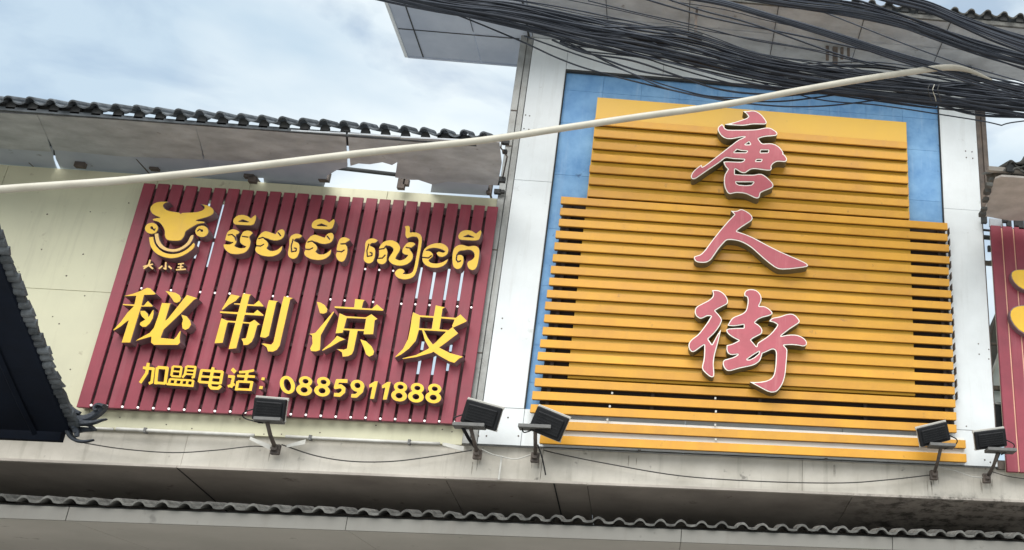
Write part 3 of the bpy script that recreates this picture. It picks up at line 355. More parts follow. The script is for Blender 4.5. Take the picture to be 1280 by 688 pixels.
vowel_mark|khmer|-3257,5721,24,1,24,-5,18,-8,23,-16,29,35,4,1,6,-4,4,-7,3,-16,-1,-30,-5,-30,-4,-8,-7,-6,-19,-6,-27,-2,-85,-1,-15,1,-14,6,-9,10,-5,14,-1,15,4,16,10,17,12,12,12,6;-3234,5675,-31,-20,-2,-2,1,-1,81,0,8,2,-52,20|-3256,5719,22,0,26,-5,16,-7,21,-16,3,0,5,2,25,32,3,1,8,-10,3,-13,-1,-25,-4,-32,-5,-9,-6,-6,-18,-7,-28,-2,-83,-1,-15,2,-14,5,-8,9,-5,16,1,17,4,12,8,14,13,12,10,6;-3236,5677,-32,-20,-1,-4,3,-4,80,0,9,1,2,3,0,3,-5,3,-49,18
consonant_ro|khmer|-3019,5558,15,0,22,-7,14,-8,5,-5,3,-7,-1,-3,-24,-20,-8,-9,-37,-6,-4,-3,1,-4,4,-1,40,3,14,-17,9,-23,5,-28,1,-23,-1,-23,-4,-25,-5,-14,-7,-12,-9,-6,-10,-1,-16,5,-10,5,-9,8,-12,17,-8,18,-3,12,2,30,43,-2,21,21,-1,5,-5,1,-20,-18,-38,2,-4,4,-3,19,-1,24,2,34,6,29,4,10,7,7,11,7|-3017,5555,11,0,21,-6,15,-7,5,-5,2,-5,-23,-21,-9,-10,-38,-5,-3,-5,1,-5,5,-4,40,4,14,-18,8,-20,5,-28,1,-22,-1,-19,-4,-28,-5,-15,-5,-8,-9,-7,-10,-2,-16,4,-16,12,-12,16,-7,13,-5,16,2,28,42,-2,7,6,15,17,-1,7,-6,3,-5,-3,-16,-15,-37,2,-3,3,-3,23,0,28,2,25,5,27,4,9,6,7,13,8
vowel_e|khmer|-2784,5564,19,1,16,-4,14,-6,11,-7,2,-3,-8,-15,-7,-7,-9,-5,-18,-1,-7,-3,-7,-6,-6,-12,1,-3,7,-4,27,-12,11,-8,8,-16,8,-37,2,-19,-1,-23,-2,-17,-6,-18,-7,-10,-8,-7,-10,-4,-10,-1,-20,5,-17,12,-7,9,-4,9,-4,18,-2,74,-8,49,1,29,5,15,9,11,13,10;-2795,5509,-3,-4,-5,-65,13,-53,2,-5,3,-2,38,11,2,3,0,5,-2,18,-2,6,-22,4,-2,-3,1,-4,15,-4,2,-2,1,-15,-2,-2,-23,-6,-5,2,-11,47,5,63,-1,4|-2782,5561,11,1,16,-2,18,-7,12,-8,-8,-14,-5,-5,-10,-5,-18,-2,-6,-2,-6,-6,-8,-14,1,-5,6,-5,30,-13,10,-8,6,-10,4,-13,4,-27,2,-21,-1,-25,-4,-19,-4,-12,-6,-8,-8,-7,-10,-4,-8,-1,-16,4,-13,7,-12,13,-7,15,-3,27,0,58,-9,55,1,24,7,17,16,15;-2796,5512,-4,-7,-5,-64,13,-55,2,-6,5,-3,39,11,3,4,0,6,-1,17,-3,9,-5,3,-19,3,-4,-3,0,-8,5,-3,13,-3,1,-12,-23,-8,-3,2,-11,45,5,64,-3,6
consonant_lo|khmer|-2627,5557,22,1,15,-3,16,-5,25,-15,10,-9,11,-16,9,-20,1,-24,-4,-20,-15,-34,-7,-29,2,-3,15,-8,15,-5,10,0,11,3,21,11,16,17,12,21,-2,3,-20,2,-16,5,-12,9,-6,11,-1,14,2,22,8,22,9,17,8,11,8,8,10,6,9,2,25,-1,9,-2,7,-6,8,-8,1,-4,-28,-35,-47,4,-5,-3,1,-3,4,-2,37,-5,-2,-10,21,-24,8,-11,5,-10,4,-17,0,-26,-8,-20,-10,-16,-18,-17,-14,-9,-25,-9,-22,-4,-30,1,-27,7,-18,8,-19,16,-11,17,-3,14,4,22,17,38,5,19,0,13,-3,6,-5,7,-10,8,-17,9,-11,2,-15,-1,-6,3,-7,-7,-11,-20,-36,-11,-3,1,-1,2,0,10,3,14,8,21,8,13,10,10,12,9,14,8;-2646,5482,3,-1,10,-15,8,-17,5,-14,2,-50,4,-24,-1,-11,-2,-9,-5,-9,-14,-12,-13,-4,-19,2,-13,7,-10,10,-6,13,-2,17,3,2,42,6,19,31,2,4,-3,4,-4,-2,-19,-29,-34,-4,-1,2,4,14,0,11,-9,48,3,3,40,12|-2625,5554,18,1,15,-2,19,-7,23,-13,12,-13,9,-13,8,-17,1,-23,-5,-21,-14,-33,-8,-30,4,-6,15,-7,20,-6,18,3,23,12,15,17,12,22,0,5,-3,2,-19,1,-17,5,-11,9,-6,11,-1,17,3,17,8,22,8,16,7,10,8,7,10,6,10,3,23,-1,9,-4,6,-4,6,-7,1,-3,-26,-32,-45,4,-6,-1,-2,-5,1,-5,5,-3,34,-4,-1,-5,1,-5,19,-20,13,-20,6,-20,-1,-24,-7,-21,-10,-15,-18,-18,-12,-7,-26,-10,-21,-3,-28,0,-29,8,-17,8,-19,15,-8,11,-4,8,-1,7,4,24,18,40,4,16,0,14,-2,8,-6,8,-10,8,-18,9,-12,3,-14,-1,-5,3,-4,0,-7,-8,-10,-20,-34,-9,-3,0,0,8,3,13,9,22,6,11,10,11,12,8,13,7;-2645,5478,2,0,8,-13,8,-16,5,-15,2,-47,3,-25,0,-11,-7,-17,-14,-12,-11,-4,-19,3,-14,8,-7,8,-6,12,-1,14,6,2,38,6,20,32,0,7,-5,5,-5,-2,-19,-30,-29,-3,3,23,-9,48,2,2,40,11
vowel_ie|khmer|-2494,5711,7,1,7,-2,5,-4,5,-6,4,-11,5,-41,2,-3,20,4,34,1,21,-7,19,-13,8,-10,6,-14,4,-16,4,-34,2,-71,0,-165,-4,-47,-5,-30,-5,-14,-8,-12,-9,-10,-12,-8,-30,-11,-34,-3,-16,2,-15,3,-14,6,-11,8,-11,10,-8,12,-5,14,0,9,7,15,8,11,11,9,12,4,9,0,16,-4,8,-5,6,-7,7,-15,-12,-15,-1,-2,3,-1,24,-1,27,7,12,7,10,12,5,14,2,15,3,41,0,157,-2,59,-2,21,-5,14,-7,10,-10,7,-19,4,-19,-3,-17,-7,-22,-14,-3,1,-11,13,-6,10,-4,13,-6,53,-5,13,-8,15,2,3|-2492,5709,11,-2,8,-8,4,-10,6,-42,2,-4,5,-1,16,5,34,0,22,-7,17,-12,8,-11,6,-13,4,-13,4,-33,2,-72,-1,-165,-3,-47,-6,-30,-5,-14,-7,-12,-9,-9,-12,-8,-29,-11,-32,-3,-31,6,-14,6,-11,7,-10,9,-9,13,-4,13,1,9,6,13,8,10,11,9,10,3,8,1,14,-4,9,-5,5,-5,7,-14,-12,-15,1,-4,3,-2,17,-2,12,1,25,6,12,7,11,14,4,14,3,16,2,40,1,157,-2,59,-3,24,-6,15,-5,9,-12,8,-20,3,-20,-2,-18,-7,-21,-14,-11,12,-6,11,-4,12,-6,53,-5,14,-7,13
consonant_ngo|khmer|-2204,5559,24,1,23,-5,18,-8,17,-14,13,-16,6,-16,2,-16,-2,-22,-10,-19,-17,-14,-14,-6,-18,-1,-16,5,-10,7,-8,11,-6,12,0,4,9,9,10,4,12,-1,19,-5,10,0,13,8,1,3,-2,2,-32,15,-20,6,-28,4,-26,0,-21,-5,-15,-6,-22,-14,-3,-4,29,-1,16,-7,17,-15,4,-7,4,-12,-1,-10,-2,-8,-21,-23,-5,-12,0,-4,12,-12,18,-6,28,-3,26,3,13,5,23,10,14,11,28,24,2,-4,-2,-21,-7,-20,-11,-15,-18,-17,-23,-12,-27,-8,-20,-1,-31,2,-18,5,-26,13,-21,18,-13,20,-9,30,4,3,54,-2,21,25,1,5,-3,3,-3,-2,-21,-22,-53,2,-2,3,-1,12,2,43,4,14,10,18,11,14,15,13,20,13,17,7,16,5|-2202,5557,22,0,23,-5,19,-9,15,-12,13,-17,5,-14,2,-13,-3,-24,-9,-17,-17,-14,-14,-6,-14,-1,-14,4,-11,7,-7,9,-8,16,9,8,9,4,30,-7,13,1,13,10,0,5,-5,4,-29,14,-19,5,-31,5,-15,0,-25,-3,-18,-6,-14,-7,-16,-12,-1,-2,1,-4,3,-2,25,0,16,-6,15,-12,5,-8,4,-10,0,-10,-3,-9,-20,-23,-6,-12,1,-7,12,-11,11,-6,21,-4,31,1,24,6,20,9,15,9,28,24,0,-14,-3,-12,-6,-15,-16,-19,-21,-15,-18,-8,-22,-6,-31,0,-19,2,-27,9,-22,13,-17,18,-10,16,-7,26,55,-1,21,24,4,5,-1,6,-4,3,-5,-1,-21,-22,-51,1,-1,23,2,34,7,20,6,10,10,12,15,13,19,12,18,8,16,6
consonant_po|khmer|-2006,5558,26,-1,26,-8,16,-3,17,2,26,8,19,-1,11,-2,9,-5,8,-6,7,-8,8,-22,5,-32,0,-46,-1,-56,-4,-22,-4,-14,-6,-12,-10,-10,-10,-5,-9,-1,-11,2,-7,3,-9,7,-8,8,-12,21,-4,18,0,10,3,9,7,9,24,14,8,7,9,15,2,14,-2,18,-4,11,-6,9,-16,14,-21,7,-17,0,-24,-8,-35,-5,-12,-7,-9,-10,-3,-7,-2,-10,-4,-3,-1,-3,1,-52,17,-22,4,-3,24,15,1,6,-4,2,-21,-12,-12,15,-2,6,0,39,2,4,23,3,9,-2,7,-3,7,-6,5,-7,7,-23,2,-28,-2,-26,-5,-16,-5,-13,-10,-12,-11,-6,-13,-1,-12,3,-11,7,-12,13,-11,26,-10,45,-5,56,0,30,3,13,4,11,14,20,19,13|-2004,5555,24,-1,25,-8,15,-3,21,3,25,7,15,0,13,-3,9,-4,7,-6,6,-7,8,-18,4,-23,2,-48,-1,-56,-4,-31,-4,-13,-6,-12,-9,-9,-8,-5,-10,-2,-18,6,-9,6,-8,10,-11,22,-3,12,1,11,3,8,9,10,14,7,14,12,10,16,3,13,-2,18,-5,14,-6,9,-7,8,-11,8,-21,7,-19,-1,-24,-7,-34,-5,-13,-7,-10,-13,-3,-8,-1,-7,-6,-6,0,-48,2,-8,17,-21,5,-4,8,2,19,13,2,4,-1,5,-5,4,-22,-11,-10,13,-2,6,1,38,23,3,9,-2,11,-7,6,-10,3,-8,4,-25,0,-28,-5,-22,-4,-14,-7,-10,-12,-9,-14,-3,-10,3,-11,6,-12,13,-7,13,-5,14,-10,42,-4,43,0,41,2,14,4,12,12,16,19,15
vowel_mark|khmer|-1977,5706,25,1,25,-5,18,-9,23,-15,32,35,4,1,5,-4,4,-7,3,-16,-3,-30,-7,-31,-5,-8,-7,-7,-20,-6,-28,-2,-87,-1,-15,2,-14,5,-9,11,-5,14,0,15,6,17,11,17,13,12,12,6;-1955,5659,-33,-20,-2,-2,1,-1,84,0,7,2,-52,21|-1975,5704,23,0,26,-5,15,-8,21,-15,3,-1,5,2,29,33,3,1,7,-10,2,-13,-2,-26,-6,-32,-5,-9,-7,-7,-19,-6,-28,-2,-86,-1,-15,2,-14,5,-8,9,-5,16,2,17,5,12,9,15,14,12,11,5;-1957,5662,-34,-21,-1,-4,2,-4,83,0,9,1,3,3,-1,3,-4,3,-49,19
bull_head|bull|-4609,5792,44,3,16,-1,-28,-17,-8,-9,-3,-9,1,-9,5,-11,10,-12,12,-10,21,-9,25,-5,72,-7,7,-4,10,-9,4,7,8,5,26,5,50,5,35,7,29,10,19,12,7,8,3,7,0,8,-3,9,-6,7,-8,6,-29,11,-2,1,1,1,31,-1,25,-4,18,-6,18,-8,17,-11,14,-13,8,-14,4,-14,-1,-13,-5,-10,-10,-11,-10,-8,-25,-15,-52,-22,-25,-13,0,-1,4,-2,68,-3,2,-4,0,-13,-3,-1,-33,-5,-19,-8,-33,-28,-37,-36,-6,-8,-4,-10,1,-29,-3,-18,-7,-18,-10,-16,-10,-5,-21,-4,-39,-2,-26,2,-19,6,-17,19,-12,23,-8,36,-6,14,-18,26,-23,28,-13,11,-12,6,-20,6,-26,5,-4,2,-4,13,1,3,25,10,30,5,-40,15,-27,14,-9,7,-10,11,-13,23,-4,16,1,13,6,16,8,14,10,10,12,8,21,7|-4607,5788,46,3,-22,-15,-6,-11,-2,-8,2,-10,7,-13,7,-9,14,-10,22,-10,25,-6,72,-7,7,-3,10,-9,3,0,3,7,3,3,9,3,94,12,26,7,28,14,14,13,4,8,0,9,-1,7,-5,8,-10,9,-13,7,0,1,39,-6,23,-8,17,-9,14,-10,8,-9,6,-11,4,-12,-1,-14,-4,-8,-10,-12,-9,-7,-27,-15,-51,-22,-25,-13,-1,-5,6,-4,66,-3,2,-2,0,-9,-34,-6,-20,-8,-33,-27,-37,-37,-7,-10,-3,-9,-1,-10,1,-21,-3,-17,-7,-17,-8,-14,-13,-6,-17,-4,-28,-2,-28,1,-15,2,-12,5,-13,13,-8,12,-6,15,-9,38,-8,16,-15,23,-25,28,-13,11,-14,8,-47,11,-3,9,1,2,24,10,29,4,1,2,-1,4,-4,3,-35,12,-29,16,-7,5,-10,12,-13,22,-3,12,1,15,5,14,8,13,11,11,11,7,22,7
curl|bull|-4646,5580,15,0,10,-2,17,-8,10,-8,8,-9,7,-11,4,-12,2,-13,-1,-10,-6,-16,-14,-14,-10,-4,-12,-3,-12,1,-12,2,-16,9,-9,7,-8,9,-7,11,-5,12,-1,12,1,11,5,15,6,8,8,7;-4634,5542,-4,-4,-1,-4,1,-6,3,-5,6,-4,8,-1,17,-13,4,0,3,15,-1,5,-4,0,-3,-8,-2,-1,-10,9,-2,7,-4,7,-5,3|-4644,5577,12,0,11,-2,17,-9,8,-6,8,-9,6,-9,5,-12,1,-13,-1,-9,-3,-11,-5,-7,-11,-10,-20,-7,-24,4,-16,8,-7,6,-9,9,-5,9,-5,12,-1,12,1,10,5,14,13,14;-4636,5545,-4,-4,-2,-6,2,-8,3,-6,8,-5,9,-1,16,-14,6,1,4,15,0,5,-2,4,-4,3,-3,0,-5,-8,-7,5,-2,9,-4,6,-7,4
curl|bull|-4229,5585,18,-1,10,-3,14,-7,10,-8,9,-10,6,-12,5,-12,1,-13,-1,-12,-6,-15,-5,-7,-10,-8,-10,-4,-11,-3,-13,1,-12,3,-13,6,-7,5,-14,15,-6,11,-4,12,-2,13,1,12,6,15,5,7,9,8;-4240,5550,-10,-20,-1,-4,2,-2,4,1,9,16,11,-5,5,-8,4,-3,6,0,4,4,0,7,-5,6,-4,2,-8,-1,-14,7|-4227,5581,12,0,11,-2,16,-8,9,-7,8,-9,7,-13,4,-10,1,-11,-1,-11,-6,-16,-14,-14,-10,-5,-10,-2,-11,1,-12,3,-15,7,-9,7,-8,9,-7,13,-4,10,-1,11,1,11,5,16,6,7,9,7;-4242,5553,-12,-22,1,-6,3,-4,5,0,2,1,9,15,7,-4,4,-7,8,-5,8,1,4,6,0,6,-2,6,-6,6,-5,1,-7,-1,-14,7
lower_arc|bull|-4601,5448,4,1,2,-2,18,-43,11,-21,14,-19,13,-13,19,-18,29,-19,19,-8,28,-8,33,-3,28,4,24,6,26,12,23,18,20,21,19,30,16,31,4,-2,10,-14,2,-7,2,-10,0,-10,-5,-15,-17,-25,-31,-33,-34,-25,-33,-15,-32,-7,-28,-2,-35,4,-38,11,-33,16,-28,20,-14,13,-16,18,-16,23,-14,27,-9,22,-10,32,2,3|-4599,5445,3,-2,11,-28,14,-29,15,-21,14,-16,22,-19,29,-19,29,-12,19,-5,31,-2,31,4,22,5,28,13,22,17,21,22,21,33,13,27,11,-15,3,-12,-2,-19,-10,-19,-30,-34,-33,-28,-30,-16,-29,-10,-34,-5,-30,2,-37,9,-33,12,-16,9,-19,13,-19,17,-11,12,-12,15,-19,31,-13,32,-9,28,1,3
upper_arc|bull|-4570,5482,5,1,3,-2,16,-42,13,-25,15,-22,17,-18,19,-14,21,-10,23,-6,24,-2,20,2,20,7,16,9,18,14,17,18,13,23,7,23,4,29,5,13,9,8,11,2,4,-4,3,-32,-4,-25,-11,-30,-14,-23,-24,-26,-31,-23,-25,-10,-31,-5,-38,4,-34,9,-26,13,-14,10,-17,15,-18,21,-14,24,-11,27,-14,39,1,3|-4568,5479,4,-1,15,-39,13,-26,16,-22,16,-17,21,-16,17,-9,25,-8,25,-2,24,2,21,7,15,8,17,14,17,19,15,24,7,24,4,29,4,12,7,6,9,2,2,0,1,-4,3,-27,-4,-26,-10,-29,-14,-21,-24,-26,-32,-23,-24,-10,-29,-4,-37,3,-34,9,-26,13,-14,9,-14,13,-19,22,-11,18,-14,30,-14,39,2,3
small_character|tiny|-4585,5241,12,-3,0,-40,23,7,5,-12,-19,-8,30,-23,1,-2,-7,-10,-38,28,-28,-33,-10,10,9,13,-11,-3,-6,12,37,15|-4585,5240,3,0,9,-3,0,-39,23,6,4,-11,-16,-6,-2,-2,27,-21,3,-4,-6,-10,-38,28,-29,-32,-8,10,8,12,-2,1,-9,-3,-5,10,36,16
small_character|tiny|-4454,5225,11,1,1,-2,14,-64,-1,-5,-3,-2,-24,11,2,12,9,-4,1,1;-4475,5193,2,0,10,-10,-20,-28,-2,0,-9,10;-4414,5195,3,-1,27,-22,0,-2,-5,-10,-3,1,-27,22,0,2|-4454,5224,10,1,2,-1,14,-64,-1,-4,-3,-2,-24,10,2,11,10,-3,1,2;-4474,5192,5,-2,5,-7,-17,-24,-4,-3,-9,9;-4414,5194,3,-1,26,-21,0,-2,-5,-9,-2,1,-26,21,-1,3
small_character|tiny|-4303,5229,2,0,4,-11,-18,-5,1,-12,2,-4,12,2,4,-11,-15,-4,1,-10,7,-1,29,5,2,-3,2,-12,-78,-10,-4,14,31,5,-2,10,-20,-2,-3,12,21,3,-1,10,-2,6,-17,-3,-4,11|-4303,5229,2,-1,3,-9,-17,-5,0,-13,3,-4,12,2,3,-10,-14,-4,1,-11,6,-1,29,4,2,-2,3,-11,-78,-11,-3,13,29,4,1,2,-2,10,-20,-1,-2,10,19,4,2,4,-3,12,-17,-2,-4,10
small_bold_character|bold|-4367,4309,25,-3,6,-33,36,-3,6,-4,4,-6,16,-122,-4,-7,-21,-11,-3,1,-12,21,13,8,1,2,-11,91,-2,3,-21,0,3,-34,-31,-87,-3,0,-22,13,29,85,-3,24,-23,3,-4,23,3,2,21,0;-4276,4287,76,-3,8,-2,6,-6,3,-8,15,-137,-10,0,-1,-5,-58,3,-7,-4,-22,3,-21,141,1,3,11,0;-4259,4258,0,-2,15,-103,48,-3,0,6,-12,99|-4365,4308,23,-3,3,-30,2,-3,35,-2,7,-4,4,-7,15,-121,-3,-6,-20,-11,-2,1,-11,19,12,8,2,3,-12,90,-1,3,-2,2,-18,1,-4,-2,2,-33,-30,-86,-2,0,-20,12,28,83,-3,25,-3,2,-19,2,-4,21,1,2,20,-1,2,1;-4275,4285,75,-2,8,-2,5,-5,3,-8,15,-136,-9,1,-2,-5,-4,-1,-52,3,-4,-1,-4,-3,-21,3,-21,140,1,2,11,0;-4259,4259,-1,-8,15,-99,2,-1,5,-1,43,-1,0,7,-12,100,-2,1,-5,1
small_bold_character|bold|-4052,4304,72,-2,7,-4,4,-9,7,-86,-2,-7,-17,-8,-2,0,-10,18,10,6,0,5,-3,1,-50,1,-16,-32,-18,13,-3,0,1,-6,-2,-1,-68,0,-5,1,-3,9,-8,2,-8,85,9,0,-1,6,2,1,70,-3,1,-7,7,-2,2,-2,6,-76,1,-5,12,23,-4,70,1,2,8,-1;-4145,4278,1,-19,1,-4,44,-2,5,1,-1,20,-2,2;-4040,4283,0,-13,2,-3,44,0,6,0,1,2,-1,11,-2,1;-4038,4251,-1,-6,2,-9,50,-1,2,1,-1,12,-1,2;-4141,4238,-1,-2,3,-24,48,0,-2,25;-4155,4186,183,-3,3,-4,10,-3,4,-57,-11,-1,-201,6,-2,5,-2,15,10,2,-1,35,6,0;-4141,4168,-1,-2,1,-21,26,-1,0,23;-4094,4167,0,-24,27,0,0,24;-4046,4166,0,-24,23,-1,0,25;-4001,4166,-2,-3,1,-22,25,-1,-1,25|-4050,4303,69,-2,7,-3,4,-8,7,-87,-2,-6,-18,-8,-8,17,9,5,1,3,-2,4,-2,2,-15,0,-37,0,-15,-31,-15,10,11,26,-4,69,9,1;-4156,4296,68,-2,3,-8,7,-2,7,-81,-3,-3,0,-6,-71,1,-4,8,-9,3,-7,82,1,1,7,0;-4146,4279,-1,-2,2,-17,2,-7,44,-1,6,2,-1,20,-2,4;-4041,4284,-1,-3,1,-11,3,-4,44,0,6,0,2,3,-1,11,-3,3;-4038,4252,-2,-3,1,-9,1,-4,2,-1,49,-2,3,1,1,3,-1,12,-3,2;-4142,4239,-1,-2,2,-22,2,-4,47,-1,3,2,-2,21,-2,5;-4154,4185,181,-3,3,-4,8,-2,2,-2,4,-53,-2,-2,-207,6,-2,3,-3,15,10,2,-1,35,6,1;-4142,4169,-1,-3,0,-19,2,-3,18,-2,9,1,0,25,-3,1;-4095,4168,-1,-4,0,-19,1,-3,21,-1,8,1,1,23,-1,2,-8,1;-4047,4167,-1,-4,0,-18,2,-4,21,-1,4,1,0,23,-1,2,-3,2;-4002,4167,-2,-3,0,-21,2,-3,19,-2,7,1,-1,22,-1,5,-4,1
small_bold_character|bold|-3853,4299,25,-4,2,-17,1,-2,65,-2,3,-6,9,-2,8,-111,-2,-1,-14,1,-1,-1,2,-2,2,1,2,-1,19,-18,-18,-24,-5,-5,-51,-1,-11,2,-5,3,-21,24,-3,6,-1,13,-73,1,-3,8,-11,3,-3,108,8,0,1,5,1,1,73,-2,1,3;-3912,4254,-1,-3,2,-27,58,-1,3,1,-1,27,-2,2;-3824,4252,0,-24,1,-5,54,0,-2,28;-3911,4204,0,-24,1,-3,60,-1,2,1,-1,24,-2,2;-3822,4202,0,-3,2,-23,52,-2,3,2,-2,23,-2,3;-3819,4152,-1,-2,1,-8,7,-8,6,-2,36,1,13,17,-3,1|-3852,4298,23,-4,2,-16,3,-3,60,-1,5,-1,2,-6,9,-2,7,-110,-15,1,-2,-4,-60,1,-3,-3,1,-8,9,-10,37,-1,7,2,12,17,3,1,18,-17,-16,-23,-7,-5,-48,-1,-12,2,-6,4,-20,23,-2,5,0,12,-3,2,-71,2,-4,7,-10,4,-3,105,8,0,1,6,74,-2,2,4;-3913,4255,-1,-4,1,-21,0,-5,2,-2,57,-1,4,0,1,2,-1,26,-3,4;-3825,4253,-1,-3,1,-24,2,-4,53,-1,2,2,-1,26,-3,3;-3911,4204,-2,-2,1,-21,2,-5,61,-2,2,3,-1,23,-2,4;-3822,4203,-2,-3,1,-21,3,-4,52,-2,4,2,-2,24,-2,4
small_bold_character|bold|-3684,4303,3,0,34,-29,-16,-24,-36,30;-3519,4300,3,-1,7,-21,-41,-12,0,-19,4,-2,50,0,4,-22,-57,-1,-1,-3,1,-20,3,-3,37,0,3,-2,10,-3,2,-83,-10,1,-98,0,-4,-4,-21,3,-2,3,-3,37,-17,-7,-1,-14,-24,4,-11,-2,-10,20,21,10,0,52,-4,1,-27,1,-3,26,46,-2,5,-2,4,-3,3,-10,1,-52,1,-2,6,1,10,-20,-1,41,11,0,0,5,2,1,41,0,4,1,1,2,-1,22,-55,0,-5,1,-4,21,1,2,56,0,6,0,1,2,-1,13,-49,-5,-6,22,54,7;-3607,4175,1,-37,0,-7,2,-1,79,0,7,1,-2,44|-3684,4302,3,-1,32,-27,-14,-23,-34,29;-3521,4298,3,1,1,-2,7,-18,-40,-12,-2,-4,1,-17,4,-2,50,0,4,-20,-56,-1,-2,-3,0,-20,1,-4,3,-1,37,0,4,-2,9,-3,2,-80,-108,0,-4,-3,-20,3,-5,78,11,1,0,5,2,1,45,1,1,2,0,20,-1,3,-2,1,-57,1,-5,20,62,1,2,2,0,6,0,7,-2,2,-48,-5,-6,20,54,7;-3707,4237,44,-1,7,-2,4,-6,1,-5,1,-53,2,-3,6,1,8,-18,-16,-8,-1,-14,-24,5,-9,-3,-2,2,-8,17,21,9,0,52,-5,3,-25,1,-2,6;-3608,4176,-1,-3,2,-38,2,-6,80,0,6,0,2,2,-1,40,-2,5
colon|bold|-3439,4233,26,-2,0,-26,-27,2;-3441,4158,28,-2,1,-27,-29,1|-3439,4231,24,-1,1,-23,-25,1;-3440,4156,26,-1,0,-25,-26,1
digit|digit|-3251,4255,13,0,11,-3,12,-5,12,-8,11,-9,10,-11,17,-27,5,-13,5,-21,1,-18,-2,-11,-5,-12,-7,-8,-7,-7,-8,-3,-12,-3,-12,2,-12,3,-18,10,-14,11,-10,11,-9,12,-9,16,-5,15,-5,21,0,15,3,13,4,10,8,10,9,6;-3241,4224,-9,-5,-4,-13,1,-13,6,-20,10,-20,13,-15,13,-9,7,-2,4,1,7,6,3,12,0,13,-6,19,-10,20,-13,15,-13,9|-3250,4252,11,0,12,-3,12,-5,12,-8,9,-8,11,-12,9,-13,8,-17,6,-15,2,-13,1,-16,-2,-13,-5,-11,-5,-7,-9,-6,-8,-4,-9,-2,-20,3,-13,6,-11,7,-10,9,-12,13,-7,11,-9,17,-7,20,-2,11,0,16,3,13,4,8,7,9,11,8;-3243,4227,-7,-3,-4,-6,-3,-13,4,-23,5,-13,10,-19,12,-14,15,-10,8,-2,5,1,8,8,3,14,-3,21,-5,14,-9,17,-13,16,-15,11
digit|digit|-3101,4261,13,0,11,-2,21,-9,10,-7,8,-8,5,-9,4,-9,2,-11,-2,-11,-5,-10,-8,-9,14,-14,8,-11,5,-17,-1,-14,-5,-11,-11,-12,-14,-7,-19,-4,-26,3,-24,10,-10,8,-9,9,-7,10,-5,12,-1,16,4,11,7,10,13,11,-11,16,-4,9,-2,13,2,13,5,8,8,7,10,5;-3093,4232,-9,-4,-4,-7,0,-8,6,-8,8,-6,11,-2,10,1,8,6,2,5,0,6,-6,10,-13,7;-3092,4160,-10,-5,-5,-8,0,-10,6,-9,10,-7,11,-3,13,1,8,4,4,6,1,7,-2,6,-5,8,-8,6,-7,3,-10,2|-3100,4258,11,0,11,-2,12,-4,10,-5,8,-6,8,-8,9,-16,1,-9,-2,-12,-4,-9,-6,-6,-3,-5,2,-3,14,-13,7,-11,4,-15,-1,-14,-7,-14,-10,-8,-13,-6,-16,-3,-25,3,-13,4,-11,6,-11,8,-7,8,-6,9,-5,10,-1,17,4,10,5,8,13,10,2,4,-1,4,-10,12,-4,10,-2,9,2,13,4,9,7,6,9,5;-3095,4235,-9,-5,-5,-6,1,-12,3,-6,7,-7,13,-5,12,0,10,5,4,6,1,5,-1,9,-3,4,-7,6,-7,5,-9,2;-3094,4163,-11,-6,-5,-9,0,-11,6,-9,11,-10,14,-4,13,2,9,5,5,7,1,8,-2,8,-4,6,-7,7,-11,5,-8,1
digit|digit|-2956,4262,13,0,11,-2,21,-8,10,-7,8,-9,5,-8,4,-10,2,-11,-2,-11,-5,-9,-8,-10,14,-14,7,-11,6,-17,-1,-13,-5,-12,-12,-12,-14,-7,-19,-4,-26,3,-24,11,-10,7,-9,9,-7,11,-4,11,-1,16,3,11,7,10,14,11,-11,16,-4,9,-2,13,2,13,5,8,8,8,10,5;-2948,4233,-9,-3,-4,-7,0,-9,6,-8,7,-5,12,-3,10,2,8,5,2,5,0,6,-6,10,-13,7;-2948,4161,-9,-4,-6,-8,0,-10,6,-10,10,-7,11,-3,13,1,8,4,4,6,1,7,-1,6,-5,8,-8,6,-7,3,-11,2|-2955,4259,11,1,11,-2,12,-4,10,-6,8,-6,8,-8,9,-16,1,-9,-2,-12,-4,-9,-7,-6,-2,-5,1,-2,14,-14,7,-11,5,-15,-2,-14,-7,-13,-10,-9,-13,-5,-16,-4,-25,3,-13,5,-11,5,-11,9,-7,7,-6,9,-5,10,0,17,3,10,5,8,14,10,2,4,-1,4,-10,12,-5,10,-2,9,2,13,5,9,7,6,9,6;-2950,4236,-9,-4,-5,-7,0,-11,3,-7,8,-6,12,-6,13,1,10,4,4,6,1,5,-1,9,-3,5,-7,6,-7,4,-9,2;-2950,4164,-10,-6,-6,-8,1,-12,5,-9,11,-9,14,-4,14,1,8,5,5,7,1,9,-2,7,-4,6,-7,7,-11,5,-8,2
digit|digit|-2838,4250,78,3,9,-1,3,-1,5,-32,-2,-3,-66,-1,-3,-3,-1,-7,2,-2,14,3,9,-2,32,-22,4,-5,3,-6,3,-33,-1,-9,-27,-32,-7,-5,-50,2,-4,3,-2,32,40,0,15,16,1,4,-1,11,-11,7,-37,-11,-9,3,-7,8,-3,11,4,59,3,8|-2836,4247,76,3,8,-1,1,-1,4,-29,-65,-1,-5,-5,-1,-7,3,-6,5,0,12,4,9,-3,29,-21,6,-10,4,-31,-2,-8,-26,-32,-8,-4,-46,2,-2,1,-2,29,38,-1,16,17,2,7,-1,8,-2,4,-13,8,-35,-11,-9,2,-6,7,-2,10,4,58,2,7
